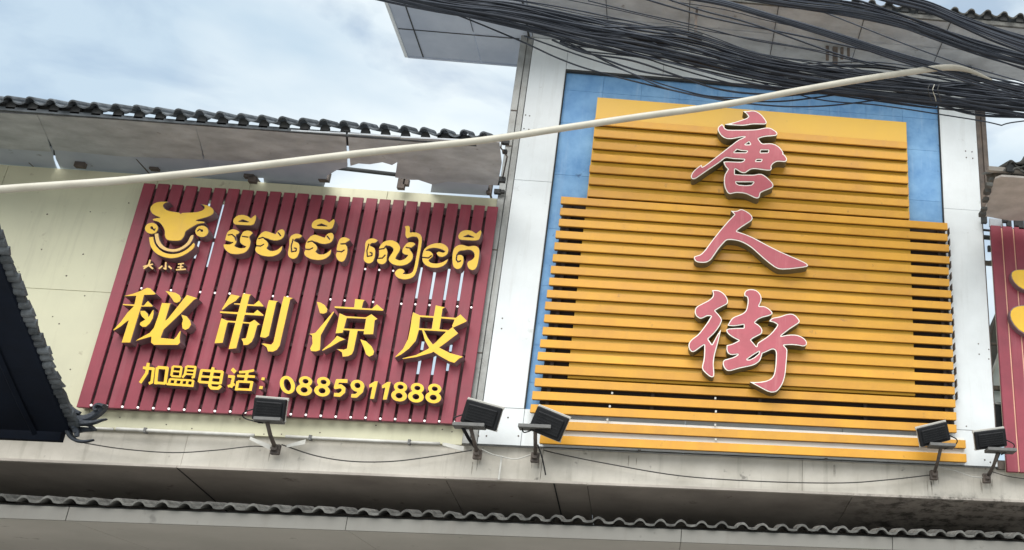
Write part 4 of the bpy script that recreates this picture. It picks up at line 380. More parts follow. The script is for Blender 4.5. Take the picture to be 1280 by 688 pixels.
digit|digit|-2679,4252,17,0,20,-7,14,-8,15,-15,7,-13,4,-17,-2,-22,0,-22,-5,-9,-37,-46,-9,-2,-40,0,-2,3,-3,32,33,2,12,14,-26,9,-12,7,-9,8,-8,10,-7,15,-4,13,1,10,3,13,5,8,6,6,10,7;-2670,4222,-9,-3,-4,-6,-2,-8,3,-11,7,-8,10,-6,9,-1,8,2,6,4,3,7,0,9,-2,6,-5,7,-7,5,-8,3|-2677,4249,13,0,22,-7,13,-7,14,-15,6,-11,5,-17,-3,-20,0,-23,-4,-8,-37,-45,-8,-2,-37,0,-2,8,-2,22,32,1,10,10,3,5,0,2,-4,5,-15,3,-10,4,-18,13,-8,10,-7,13,-4,13,1,9,3,14,9,12,11,7;-2672,4225,-9,-4,-6,-9,-1,-6,4,-14,8,-9,11,-6,8,-1,11,2,6,4,4,10,-1,12,-2,5,-5,6,-8,7,-9,3
digit|digit|-2530,4247,25,2,3,-3,-5,-153,-3,-4,-31,-1,-2,4,2,99,-3,1,-18,-8,-3,0,-6,29,2,4|-2528,4244,22,2,2,-2,-6,-148,-2,-4,-27,-1,0,100,-3,4,-2,0,-20,-7,-4,24
digit|digit|-2427,4246,28,2,3,-3,-7,-153,-1,-3,-2,-1,-31,-1,-2,4,3,99,-3,1,-19,-8,-3,0,-6,29,3,4|-2425,4243,24,2,2,-2,-7,-149,-2,-3,-28,-1,3,101,-3,3,-4,0,-19,-8,-5,25
digit|digit|-2328,4253,14,0,11,-2,21,-9,10,-7,8,-8,5,-9,4,-10,1,-11,-2,-10,-6,-10,-8,-10,14,-14,7,-11,5,-17,-2,-14,-5,-11,-12,-12,-15,-7,-19,-4,-26,3,-24,10,-11,8,-9,9,-6,10,-4,12,-1,16,4,11,8,10,14,11,-11,16,-4,9,-2,13,3,13,6,9,8,7,10,5;-2320,4224,-9,-4,-5,-7,0,-8,5,-9,8,-5,12,-3,10,2,8,5,3,6,0,6,-6,9,-13,7;-2322,4151,-10,-5,-6,-8,0,-10,6,-9,10,-7,11,-4,13,1,8,5,4,5,2,8,-1,6,-5,8,-8,6,-7,3,-11,2|-2326,4250,11,0,11,-2,12,-4,10,-5,8,-6,8,-8,8,-17,1,-9,-2,-12,-5,-8,-6,-7,-3,-5,1,-2,14,-14,7,-11,4,-15,-2,-15,-8,-13,-10,-8,-13,-6,-17,-3,-25,3,-13,4,-12,6,-10,8,-7,8,-6,9,-4,10,-1,17,4,10,6,8,13,10,3,4,-1,4,-10,12,-4,10,-2,9,3,13,5,10,7,6,9,5;-2322,4227,-10,-5,-5,-7,0,-11,3,-6,7,-7,13,-5,13,0,10,5,5,6,1,4,-1,9,-3,5,-6,6,-8,4,-9,2;-2324,4154,-11,-6,-5,-9,-1,-11,5,-10,12,-9,13,-4,14,1,9,6,5,6,2,9,-2,8,-4,6,-7,7,-11,5,-8,2
digit|digit|-2189,4251,13,0,11,-2,22,-9,9,-7,8,-8,5,-9,4,-10,1,-11,-2,-10,-5,-10,-9,-10,14,-14,7,-11,5,-17,-2,-14,-5,-11,-13,-13,-14,-7,-19,-3,-27,3,-24,10,-10,8,-9,9,-7,10,-4,12,0,16,4,11,7,11,15,10,-11,16,-4,9,-2,13,4,13,5,9,8,7,10,6;-2182,4222,-9,-4,-5,-7,0,-8,5,-9,8,-5,12,-3,10,2,8,6,3,5,0,6,-6,10,-13,7;-2185,4149,-9,-5,-6,-8,0,-10,5,-9,10,-7,12,-4,12,1,9,5,4,5,2,8,-2,6,-4,8,-8,6,-7,3,-11,2|-2188,4248,12,0,10,-2,12,-4,11,-5,8,-6,7,-8,8,-17,1,-8,-2,-13,-5,-8,-6,-7,-3,-4,1,-3,14,-14,7,-11,4,-15,-2,-15,-8,-13,-11,-8,-13,-6,-17,-3,-25,2,-13,5,-11,6,-11,8,-7,8,-6,9,-4,10,0,17,4,10,5,8,14,10,3,4,-1,4,-10,12,-4,10,-2,10,3,13,5,9,7,6,10,5;-2184,4225,-9,-5,-6,-7,0,-11,3,-6,7,-7,13,-5,13,0,10,5,5,6,1,5,-1,8,-3,5,-6,6,-8,4,-8,2;-2186,4152,-11,-6,-6,-9,0,-11,5,-10,11,-9,14,-4,14,1,9,6,5,6,1,9,-1,8,-4,6,-7,7,-11,5,-8,2
digit|digit|-2046,4252,14,0,11,-2,21,-9,10,-7,8,-8,5,-9,3,-10,1,-11,-2,-10,-5,-10,-9,-10,14,-14,7,-11,4,-18,-1,-13,-6,-11,-12,-13,-15,-7,-19,-3,-27,3,-24,10,-10,8,-9,9,-6,10,-4,12,-1,16,4,11,8,10,15,11,-11,16,-4,9,-2,13,4,14,5,8,8,7,10,6;-2039,4223,-9,-4,-5,-7,0,-8,5,-9,8,-5,12,-3,11,2,7,6,3,5,0,6,-6,10,-13,7;-2042,4150,-10,-5,-5,-8,-1,-10,6,-9,10,-8,11,-3,13,1,9,5,4,5,1,8,-1,6,-5,7,-8,7,-7,3,-10,2|-2044,4249,11,0,11,-2,12,-4,10,-5,8,-6,7,-8,9,-17,1,-8,-3,-13,-5,-8,-6,-7,-3,-5,1,-2,14,-14,7,-11,4,-15,-3,-15,-8,-13,-10,-8,-13,-6,-17,-4,-25,3,-14,5,-11,6,-11,8,-7,8,-6,9,-4,10,0,16,4,11,6,8,14,10,2,4,-1,4,-9,12,-4,10,-2,10,3,13,5,9,7,6,10,5;-2041,4226,-9,-5,-5,-7,-1,-11,3,-6,7,-7,13,-5,13,0,10,5,5,6,1,5,-1,8,-2,5,-7,6,-8,4,-8,2;-2043,4153,-12,-6,-5,-9,-1,-11,5,-10,12,-9,13,-4,14,1,10,5,5,7,1,9,-2,8,-3,6,-7,7,-11,5,-8,1"""
def decode():
    out = []
    for line in GLYPHS.strip().split('\n'):
        name, kind, a, b = line.split('|')
        def loops(s):
            res = []
            for q in s.split(';'):
                if not q: continue
                v = list(map(int, q.split(',')))
                x, z = v[0], v[1]; pts = [(x / 1000, z / 1000)]
                for i in range(2, len(v), 2):
                    x += v[i]; z += v[i + 1]; pts.append((x / 1000, z / 1000))
                res.append(pts)
            return res
        out.append((name, kind, loops(a), loops(b)))
    return out

def solid_loops(name, loops, y0, y1, m, parent, back=False):
    """outline with holes: front face at y0, sides back to y1"""
    bm = bmesh.new()
    fl = []; bl = []
    for lp in loops:
        fl.append([bm.verts.new((x, y0, z)) for x, z in lp]); bl.append([bm.verts.new((x, y1, z)) for x, z in lp])
    def area(lp): return sum(lp[i - 1][0] * lp[i][1] - lp[i][0] * lp[i - 1][1] for i in range(len(lp))) / 2
    def inside(p, lp):
        c = False
        for i in range(len(lp)):
            a, b = lp[i - 1], lp[i]
            if (a[1] > p[1]) != (b[1] > p[1]) and p[0] < a[0] + (p[1] - a[1]) / (b[1] - a[1]) * (b[0] - a[0]): c = not c
        return c
    depth = [sum(inside(lp[0], other) for other in loops if other is not lp) for lp in loops]
    for k, lp in enumerate(loops):
        if depth[k] % 2: continue
        ids = [k] + [j for j in range(len(loops)) if depth[j] == depth[k] + 1 and inside(loops[j][0], lp)]
        co = []; ve = []; ed = []
        for j in ids:
            s0 = len(co); n = len(loops[j])
            co += [Vector(p) for p in loops[j]]; ve += fl[j]
            ed += [(s0 + i, s0 + (i + 1) % n) for i in range(n)]
        vo, eo, fo, ov, oe, of = delaunay_2d_cdt(co, ed, [], 0, 1e-6)
        for t in fo:
            cx_ = sum(vo[i].x for i in t) / len(t); cz_ = sum(vo[i].y for i in t) / len(t)
            if sum(inside((cx_, cz_), loops[j]) for j in ids) % 2 == 0: continue
            try: bm.faces.new([ve[ov[i][0]] for i in t])
            except (ValueError, IndexError): pass
    for a, b in zip(fl, bl):
        n = len(a)
        for i in range(n): bm.faces.new((a[i], a[(i + 1) % n], b[(i + 1) % n], b[i]))
    return link(name, mesh_from(bm, name), m, parent)

red = thing('maroon_slat_sign', 'maroon vertical slat sign with yellow bull emblem, Khmer and Chinese lettering and a phone number', 'sign')
RX0, RX1, RZ0, RZ1 = -4.857, -1.7454, 3.932, 6.012
NS = 26; PITCH = 0.1206; SW = PITCH - 0.0245
slat_me = None
for i in range(NS):
    if slat_me is None:
        slat_me = two_part(0, SW, -0.12, -0.104, -0.088, 0, RZ1 - RZ0, M['red'], M['dark_red'])  # dark back puts the shade between the slats into colour
    o = link('slat', slat_me, None, red, (RX0 + i * PITCH, random.uniform(-.003, .003), RZ0 + random.uniform(-.004, .004)))
    o.rotation_euler = (0, random.uniform(-.0008, .0008), 0)
for z in (4.0, 4.58, 5.06, 5.52, 5.93): box('rail', RX0 + .02, RX1 - .02, -0.072, -0.045, z - .014, z + .014, M['dark_red'], red)
# backing behind every gap; a few are missing and the sky shows through
def gapx(px, py): return (P(px, py, -.1).x - RX0) / PITCH
openings = {}
def opening(px0, py0, px1, py1):
    a = P(px0, py0, -.06); b = P(px1, py1, -.06)
    g_ = round(((P(px0, py0, -.1).x + P(px1, py1, -.1).x) / 2 + 4.869) / PITCH)
    openings.setdefault(g_, []).append((b.z, a.z))
opening(266.5, 248, 243.5, 322)
opening(283.5, 248, 261.5, 333)
for k in range(4):
    x = 527.5 + 17.3 * k
    opening(x + (1.5 if k else 0), 333 + k, x - 5, 376 + k)
opening(531.5, 426, 523, 467); opening(547.5, 428, 542, 468); opening(565, 430, 560, 463)
for g_ in range(0, NS + 1):
    x0 = -4.869 + g_ * PITCH - PITCH / 2; x1 = x0 + PITCH
    x0 = max(x0, RX0 + .01); x1 = min(x1, RX1 - .01)
    cuts = sorted(openings.get(g_, []))
    z = RZ0 + .01
    for a, b in cuts + [(RZ1 - .01, None)]:
        if a - z > .01: box('backing_strip', x0 + .0005, x1 - .0005, -0.04, -0.03, z, a, M['dark_red'], red)
        z = b
# small glowing dots added for the light that comes through the gaps
bm = bmesh.new(); bmesh.ops.create_icosphere(bm, subdivisions=1, radius=0.0105); gap_glow_me = mesh_from(bm, 'gap_glow', True); gap_glow_me.materials.append(M['gap_glow'])
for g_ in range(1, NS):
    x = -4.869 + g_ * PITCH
    link('gap_glow', gap_glow_me, None, red, (x, -0.118, RZ0 + .02 + random.uniform(-.002, .002)))
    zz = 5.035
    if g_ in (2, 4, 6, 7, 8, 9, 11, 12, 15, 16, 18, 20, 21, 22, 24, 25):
        link('gap_glow', gap_glow_me, None, red, (x, -0.105, P(400, 374, -.1).z + random.uniform(-.003, .003)))
    if g_ in (17, 18, 19): link('gap_glow', gap_glow_me, None, red, (x, -0.105, P(475, 338, -.1).z))

# lettering
FRONT = {'pink': -.255, 'song': -.225, 'khmer': -.22, 'bull': -.215, 'tiny': -.19, 'bold': -.21, 'digit': -.215}
yel = thing('ochre_slat_sign', 'tall ochre horizontal slat sign with three pink Chinese characters on blue wall', 'sign')
NAMES = {'tang': 'chinese_character', 'ren': 'chinese_character', 'jie': 'chinese_character', 'mi': 'chinese_character', 'zhi': 'chinese_character', 'liang': 'chinese_character', 'pi': 'chinese_character'}
for name, kind, outer, inner in decode():
    y = FRONT[kind]
    nm = NAMES.get(name, name)
    if kind == 'pink':
        body = solid_loops(nm, outer, y, -.141, M['pink_side'], yel)
        solid_loops('white_border', outer, y - .003, y - .0005, M['border'], body)
        solid_loops('face', inner, y - .007, y - .003, M['pink'], body)
    else:
        if nm in ('vowel_mark', 'consonant_ma', 'consonant_cho', 'vowel_e', 'consonant_ro', 'consonant_lo', 'vowel_ie', 'consonant_ngo', 'consonant_po'): nm = 'khmer_letter'
        body = solid_loops(nm, outer, y, -.121 if kind != 'tiny' else -.121, M['return'], red)
        solid_loops('face', inner, y - .005, y - .0005, M['letter_pale'] if name == 'upper_arc' or kind == 'tiny' else M['letter'], body)

# ------------------------------------------------------------------ the white tower with the ochre sign
tower = thing('sign_tower', 'tall white tower wall with recessed blue panels, framed behind the ochre sign', 'building')
TX0, TX1 = -1.65, 2.912
BX0, BX1, BZ0, BZ1 = -1.297, 2.527, 4.118, 7.64
panels('white_panel', [TX0, BX0], [4.118, 6.35, 7.983], -0.045, 0.1, M['white'], tower)
panels('white_panel', [BX1, TX1], [4.118, 6.37, 7.983], -0.045, 0.1, M['white'], tower)
panels('white_panel', [BX0, -.33, .85, 2.03, BX1], [BZ1, 7.983], -0.045, 0.1, M['white'], tower)
panels('white_panel', [TX0, -1.29, 0.1, 1.5, TX1], [3.79, 4.118], -0.045, 0.1, M['white'], tower)
nx = 10; bxs = [BX0 + (BX1 - BX0) * i / nx for i in range(nx + 1)]
bzs = [BZ0, 4.37, 4.72, 5.3, 5.88, 6.46, 7.04, 7.42, BZ1]
panels('blue_panel', bxs, bzs, -0.006, 0.05, M['blue'], tower, gap=0.0006, jit=.0005)
for (a, b, c, d_) in ((BX0, BX0 + .008, BZ0, BZ1), (BX1 - .008, BX1, BZ0, BZ1)): box('recess_edge', a, b, -0.044, -0.008, c, d_, M['mortar'], tower)
box('recess_edge', BX0 + .008, BX1 - .008, -.044, -.008, BZ1 - .022, BZ1, M['mortar'], tower)
box('corner_trim', -1.775, -1.712, -.062, .12, 3.785, 8.0, M['metal'], tower, .003)
box('corner_trim', -1.709, -1.653, -.05, .12, 3.787, 8.0, M['metal'], tower, .003)
box('foot_strip', TX0, TX1, -.05, -.046, 3.782, 3.792, M['mortar'], tower)
for z, x in ((6.7, -1.742), (7.1, -1.742), (5.6, -1.742), (4.6, -1.742)): box('seam_clip', x - .03, x + .03, -.066, -.0625, z - .006, z + .006, M['rust'], tower)
for (px, py) in ((1207, 189), (1215, 190), (1208, 197), (1216, 198), (1223, 430), (1224, 443), (657, 144), (662, 145), (655, 161), (661, 162), (628, 398), (627, 411), (598, 545), (608, 545), (635, 522), (1232, 586), (1231, 575), (1238, 578), (1208, 533), (1236, 437), (1236, 449), (648, 545)):
    p = P(px, py, -.046)
    bm = bmesh.new(); bmesh.ops.create_cone(bm, cap_ends=True, segments=8, radius1=.008, radius2=.006, depth=.006, matrix=Matrix.Translation(p) @ Matrix.Rotation(math.pi / 2, 4, 'X'))
    link('screw', mesh_from(bm, 'screw'), M['rust'], tower)
# steel post up the right hand edge
box('steel_post', 2.918, 2.97, -.03, .03, 6.3, 8.0, M['rust'], tower, .003)
box('steel_post', 2.972, 3.02, -.05, .0, 6.42, 7.75, M['rust'], tower, .003)
box('steel_post', 2.915, 2.925, -.03, .06, 3.79, 6.3, M['rust'], tower)

# soffit on top of the tower: separate boards, overhanging on the left
SOZ = 7.99
cols = [-3.0, -2.84, -2.25, -1.66, -.9, -.1, .75, 1.6, 2.45, 3.6, 5.2]
for i in range(len(cols) - 1):
    for k, (ya, yb) in enumerate(((-.875, -.45), (-.447, .0), (.003, .47))):
        if k == 2 and i >= 3: continue
        sh = 0
        dz = random.uniform(-.003, .003)
        m_ = M['soffit'] if i > 2 else M['soffit_blue']
        prism('soffit_panel', [(cols[i] + .003 + sh, ya + .0015, SOZ + dz), (cols[i + 1] - .003 + sh, ya + .0015, SOZ + dz), (cols[i + 1] - .003, yb - .0015, SOZ + dz), (cols[i] + .003, yb - .0015, SOZ + dz)], (0, 0, .02), m_, tower)
box('eave_board', -3.02, 5.2, -.905, -.877, SOZ - .004, SOZ + .045, M['tile_pale'], tower, .003)
prism('side_board', [(-3.03, -.905, SOZ - .01), (-3.0, -.905, SOZ - .01), (-3.0, .49, SOZ - .01), (-3.03, .49, SOZ - .01)], (0, 0, .12), M['white'], tower)
box('back_board', -3.0, -1.78, .475, .5, SOZ - .008, SOZ + .1, M['soffit_blue'], tower)
for x, w in ((-2.84, .012), (-1.7, .02)): box('joint_strip', x - w / 2, x + w / 2, -.93, .47, SOZ - .006, SOZ - .0035, M['mortar'], tower)
for x in (-2.25, -1.66, -.9, -.1, .75, 1.6, 2.45): box('joint_strip', x - .0035, x + .0035, -.93, -.06, SOZ - .0058, SOZ - .0036, M['mortar'], tower)
box('joint_strip', -2.99, -1.8, -.006, .006, SOZ - .0062, SOZ - .0034, M['mortar'], tower)

# roof tiles -----------------------------------------------------------
def tile_mesh(name, prof, thick, length, plug=None):
    """prof: (x, z) over one pitch; extruded back, a few mm thick"""
    bm = bmesh.new()
    n = len(prof)
    A = [bm.verts.new((x, 0, z)) for x, z in prof]; B = [bm.verts.new((x, 0, z + thick)) for x, z in prof]
    A2 = [bm.verts.new((x, length, z)) for x, z in prof]; B2 = [bm.verts.new((x, length, z + thick)) for x, z in prof]
    for i in range(n - 1):
        bm.faces.new((A[i], A[i + 1], B[i + 1], B[i])); bm.faces.new((A2[i], A2[i + 1], B2[i + 1], B2[i]))
        bm.faces.new((A[i], A[i + 1], A2[i + 1], A2[i])); bm.faces.new((B[i], B[i + 1], B2[i + 1], B2[i]))
    bm.faces.new((A[0], B[0], B2[0], A2[0])); bm.faces.new((A[-1], B[-1], B2[-1], A2[-1]))
    return mesh_from(bm, name)
def barrel(pitch, rad, depth):
    pr = []
    for k in range(9): a = math.pi - math.pi * k / 8; pr.append((rad + rad * math.cos(a), rad * math.sin(a)))
    w = pitch - 2 * rad
    for k in range(1, 7): t = k / 6; pr.append((2 * rad + w * t, -depth * math.sin(math.pi * t)))
    return pr
def wave(pitch, h):
    pr = []
    for k in range(9):
        t = k / 8; pr.append((pitch * .56 * t, h * math.sin(math.pi * t) ** .8))
    for k in range(1, 5):
        t = k / 4; pr.append((pitch * (.56 + .44 * t), -h * .16 * math.sin(math.pi * t)))
    return pr
def tile_row(parent, x0, n, pitch, y, z, slope, me, mt, courses=1, length=.3, jit=.004):
    if not me.materials: me.materials.append(mt)
    for c in range(courses):
        for i in range(n):
            o = link('tile', me, None, parent, (x0 + i * pitch + random.uniform(-.002, .002), y + c * (length - .05) * math.cos(slope) + random.uniform(-jit, jit), z + c * ((length - .05) * math.sin(slope) + .004) + random.uniform(-jit, jit)))
            o.rotation_euler = (slope + random.uniform(-.02, .02), random.uniform(-.02, .02), random.uniform(-.015, .015))

up_me = tile_mesh('tile', barrel(.165, .037, .018), .013, .3)
up_me2 = up_me.copy()
# tower roof edge
tile_row(tower, -3.0, 50, .165, -.95, SOZ + .075, math.radians(24), up_me2, M['tile_pale'], 2)
def plugs(parent, x0, n, pitch, y, z, h, first=0):
    bm = bmesh.new()
    vs = []
    for k in range(9): a = math.pi * k / 8; vs.append((.036 * math.cos(a), .036 * math.sin(a)))
    vs = [(.036, -h)] + vs + [(-.036, -h)]
    A = [bm.verts.new((x, 0, q)) for x, q in vs]; B = [bm.verts.new((x, .03, q)) for x, q in vs]
    bm.faces.new(A); bm.faces.new(B[::-1])
    for i in range(len(vs)): bm.faces.new((A[i], A[(i + 1) % len(vs)], B[(i + 1) % len(vs)], B[i]))
    me = mesh_from(bm, 'mortar_plug'); me.materials.append(M['mortar'])
    for i in range(n): link('mortar_plug', me, None, parent, (x0 + .037 + i * pitch, y, z))
plugs(tower, -3.0, 50, .165, -.92, SOZ + .078, .03)

# ------------------------------------------------------------------ left canopy with holes in the soffit
can = thing('tiled_canopy', 'broken grey tiled canopy with torn soffit boards above the maroon sign', 'canopy')
CZ0 = 6.155
def SP(px, py, z=CZ0):
    """the point of the level z that is seen at (px, py)"""
    v = ROWS[0] * ((px - CX) / FOC) + ROWS[1] * ((py - CY) / FOC) + ROWS[2]
    return CAMPOS + v * ((z - CAMPOS.z) / v.z)
def soff(pts, m=None, z=CZ0, dz=0.0, th=.014):
    q = [SP(x, y, z) for x, y in pts]
    for v in q: v.z += dz
    return prism('soffit_panel', q, (0, 0, th), m or M['soffit'], can)
B_ = M['soffit_blue']
soff([(-200, 128), (46, 144), (58, 170), (64, 190), (-200, 172)], dz=.0)
soff([(-200, 168), (66, 186), (66, 200), (69, 209), (71, 213), (30, 210), (-200, 190)], B_, dz=.012, th=.01)
soff([(46.5, 144), (243.5, 157), (250, 180), (254, 200), (150, 196), (67, 188), (58, 170)], dz=.003)
soff([(66.5, 184), (150, 192), (257, 198), (262, 212), (262, 226), (215, 224), (160, 220), (110, 216), (75, 213), (69, 200)], B_, dz=.015, th=.01)
soff([(244, 157.2), (432, 167.5), (433, 185), (434, 203), (340, 205), (256, 199), (251, 180)], dz=-.001)
soff([(257, 197), (340, 202), (433.5, 200), (434, 210), (421, 214), (409, 221), (404, 237), (330, 234), (329, 224), (318, 224), (312, 229), (262, 227), (263, 212)], B_, dz=.011, th=.01)
soff([(434.5, 168), (500, 172), (497, 203), (490, 207), (478, 203.5), (462, 206), (448, 205), (438, 208)], dz=.003)
soff([(500.5, 172), (624, 178), (627, 205), (622, 232), (602, 231), (560, 227), (541, 231), (523, 225), (514, 225), (494, 222), (497, 200)], dz=-.001)
soff([(541, 224), (612, 228), (608, 246), (538, 242)], B_, dz=.012, th=.01)
for a_, b_2 in (((46, 144), (62, 180)), ((62, 180), (66, 198)), ((243.5, 157), (250, 180)), ((250, 180), (262, 222)), ((433, 168), (434, 186))):
    u = SP(*a_); v = SP(*b_2); w_ = Vector((.025, 0, 0))
    prism('joint_batten', [u - w_ + Vector((0, 0, .028)), u + w_ + Vector((0, 0, .028)), v + w_ + Vector((0, 0, .028)), v - w_ + Vector((0, 0, .028))], (0, 0, .01), M['mortar'], can)
# brackets and pipes seen through the gaps
for (x, y, w, h) in ((101, 204, 9, 11), (194, 208, 8, 10), (312, 219, 10, 8), (316, 225, 8, 7), (406, 221, 10, 12), (502, 229, 6, 15), (508, 228, 5, 8), (612, 236, 4, 14)):
    a = P(x - w / 2, y - h / 2, -.12); b = P(x + w / 2, y + h / 2, -.12)
    box('bracket', a.x, b.x, -.14, -.09, b.z, a.z, M['rust'], can)
tube('pipe', [P(380, 206, .1), P(430, 211, .1), P(495, 218.5, .1), P(560, 224, .1), P(630, 230, .1)], .02, M['mortar'], can)
for y in (-.82,): tube('rafter', [(-9.5, y, CZ0 + .05), (-1.8, y, CZ0 + .05)], .012, M['rust'], can)
for x in (-5.9, -4.9, -3.95, -1.85):
    tube('strut', [(x, -.99, CZ0 + .035), (x, .05, CZ0 + .02)], .011, M['rust'], can)
box('eave_batten', -9.5, -1.83, -1.0, -.975, CZ0 - .006, CZ0 + .03, M['tile'], can, .002)
CT = CZ0 + .052
tx0 = P(607, 165, -1.03).x - .041 - 26 * .165 - .165 * 20
tile_row(can, tx0, 47, .165, -1.05, CT, math.radians(27), up_me, M['tile'], 1, .34)
plugs(can, tx0, 47, .165, -1.0, CT, .04)
box('tile_batten', -9.5, P(120, 150, -1).x, -.96, -.94, CZ0 + .03, CZ0 + .11, M['mortar'], can)
box('tile_batten', P(545, 172, -1).x, -1.84, -.96, -.94, CZ0 + .03, CZ0 + .11, M['mortar'], can)
# loose bits at its right hand end
for (px, py, Y, s) in ((632, 178, -.9, .03), (631, 190, -.8, .02), (627, 225, -.3, .035), (622, 240, -.1, .03), (628, 240, -.1, .02)):
    p = P(px, py, Y)
    box('bracket', p.x - s, p.x + s, Y - .02, Y + .02, p.z - s * .7, p.z + s * .7, M['mortar'], can)
tube('bent_rod', [P(628, 168, -1), P(626, 185, -1), P(634, 196, -.6), P(628, 224, -.3)], .007, M['rust'], can)

# ------------------------------------------------------------------ ochre sign slats
box('yellow_board', -.95, 2.163, -.098, -.045, 4.40, 7.302, M['yellow'], yel, .002)
box('top_cap', -.95, .02, -.101, -.0985, 7.06, 7.302, M['yellow'], yel)
def ochre(x0, x1, z, h):
    me = two_part(0, x1 - x0, -.14, -.122, -.1, 0, h, M['orange'], M['slat_shade'])
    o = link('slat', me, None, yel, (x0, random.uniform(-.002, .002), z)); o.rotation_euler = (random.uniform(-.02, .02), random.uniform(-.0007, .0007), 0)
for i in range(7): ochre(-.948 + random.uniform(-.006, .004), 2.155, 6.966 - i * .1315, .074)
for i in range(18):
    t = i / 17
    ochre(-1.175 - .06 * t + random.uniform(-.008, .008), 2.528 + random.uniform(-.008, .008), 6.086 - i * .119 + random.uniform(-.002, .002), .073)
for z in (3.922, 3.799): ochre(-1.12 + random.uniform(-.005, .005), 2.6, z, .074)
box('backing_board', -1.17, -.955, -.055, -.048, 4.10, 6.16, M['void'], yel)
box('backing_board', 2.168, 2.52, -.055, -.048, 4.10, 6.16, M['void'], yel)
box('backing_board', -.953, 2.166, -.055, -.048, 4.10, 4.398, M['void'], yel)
box('white_backing_board', -1.1, 2.6, -.092, -.052, 3.83, 4.03, M['border'], yel)
box('white_backing_board', -1.1, 2.6, -.085, -.052, 3.797, 3.828, M['white'], yel)
for x in (-1.1, -.2, .75, 1.7, 2.45): box('upright', x - .015, x + .015, -.0985, -.056, 4.12, 4.39 if -1 < x < 2.2 else 6.15, M['void'], yel)
for i in range(15):
    box('end_bracket', 2.545, 2.552, -.13, -.06, 6.086 - i * .119 - .035, 6.086 - i * .119 + .03, M['rust'], yel)
for x in (-.2, .95, 1.95, 1.1):
    for z in (3.90, 4.03) if x != 1.1 else (3.80,):
        pass
for x, z in ((-.55, 4.27), (-.56, 4.15), (-.57, 4.03), (.35, 4.27), (.36, 4.15), (.36, 4.03), (.37, 3.9)):
    box('clip', x - .008, x + .008, -.145, -.12, z - .01, z + .008, M['conduit'], yel)
for x in (-.28, 1.35): box('hanger', x - .012, x + .012, -.075, -.05, 3.785, 3.812, M['grey_plate'], yel)

# ------------------------------------------------------------------ lower tiled awning
aw = thing('tiled_awning', 'long awning with a wavy grey tile edge along the foot of the photo', 'awning')
low_me = tile_mesh('tile', wave(.156, .031), .017, .32)
n_l = 84
tile_row(aw, -9.3, n_l, .156, -.93, 3.01, math.radians(9), low_me, M['tile_pale'], 1, .34, .003)
box('tile_bed', -9.3, 3.75, -.86, -.6, 2.985, 3.005, M['mortar'], aw)
ax = [-9.3, -6.2, -4.28, -2.35, 1.04 - .93, 1.75, 3.75]
for i in range(len(ax) - 1):
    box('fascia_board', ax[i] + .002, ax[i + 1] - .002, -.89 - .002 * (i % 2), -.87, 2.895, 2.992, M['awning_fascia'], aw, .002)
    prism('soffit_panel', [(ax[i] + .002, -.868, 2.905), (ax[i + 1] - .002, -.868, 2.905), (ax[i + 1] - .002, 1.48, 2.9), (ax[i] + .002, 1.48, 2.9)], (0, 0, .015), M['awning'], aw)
prism('top_board', [(-9.3, -.6, 3.0), (3.75, -.6, 3.0), (3.75, 1.48, 3.3), (-9.3, 1.48, 3.3)], (0, 0, .02), M['wall_dark'], aw)
for x in (-8, -4, 0.0, 3.6): box('post', x - .06, x + .06, .6, .72, 0.0, 2.899, M['metal'], aw)

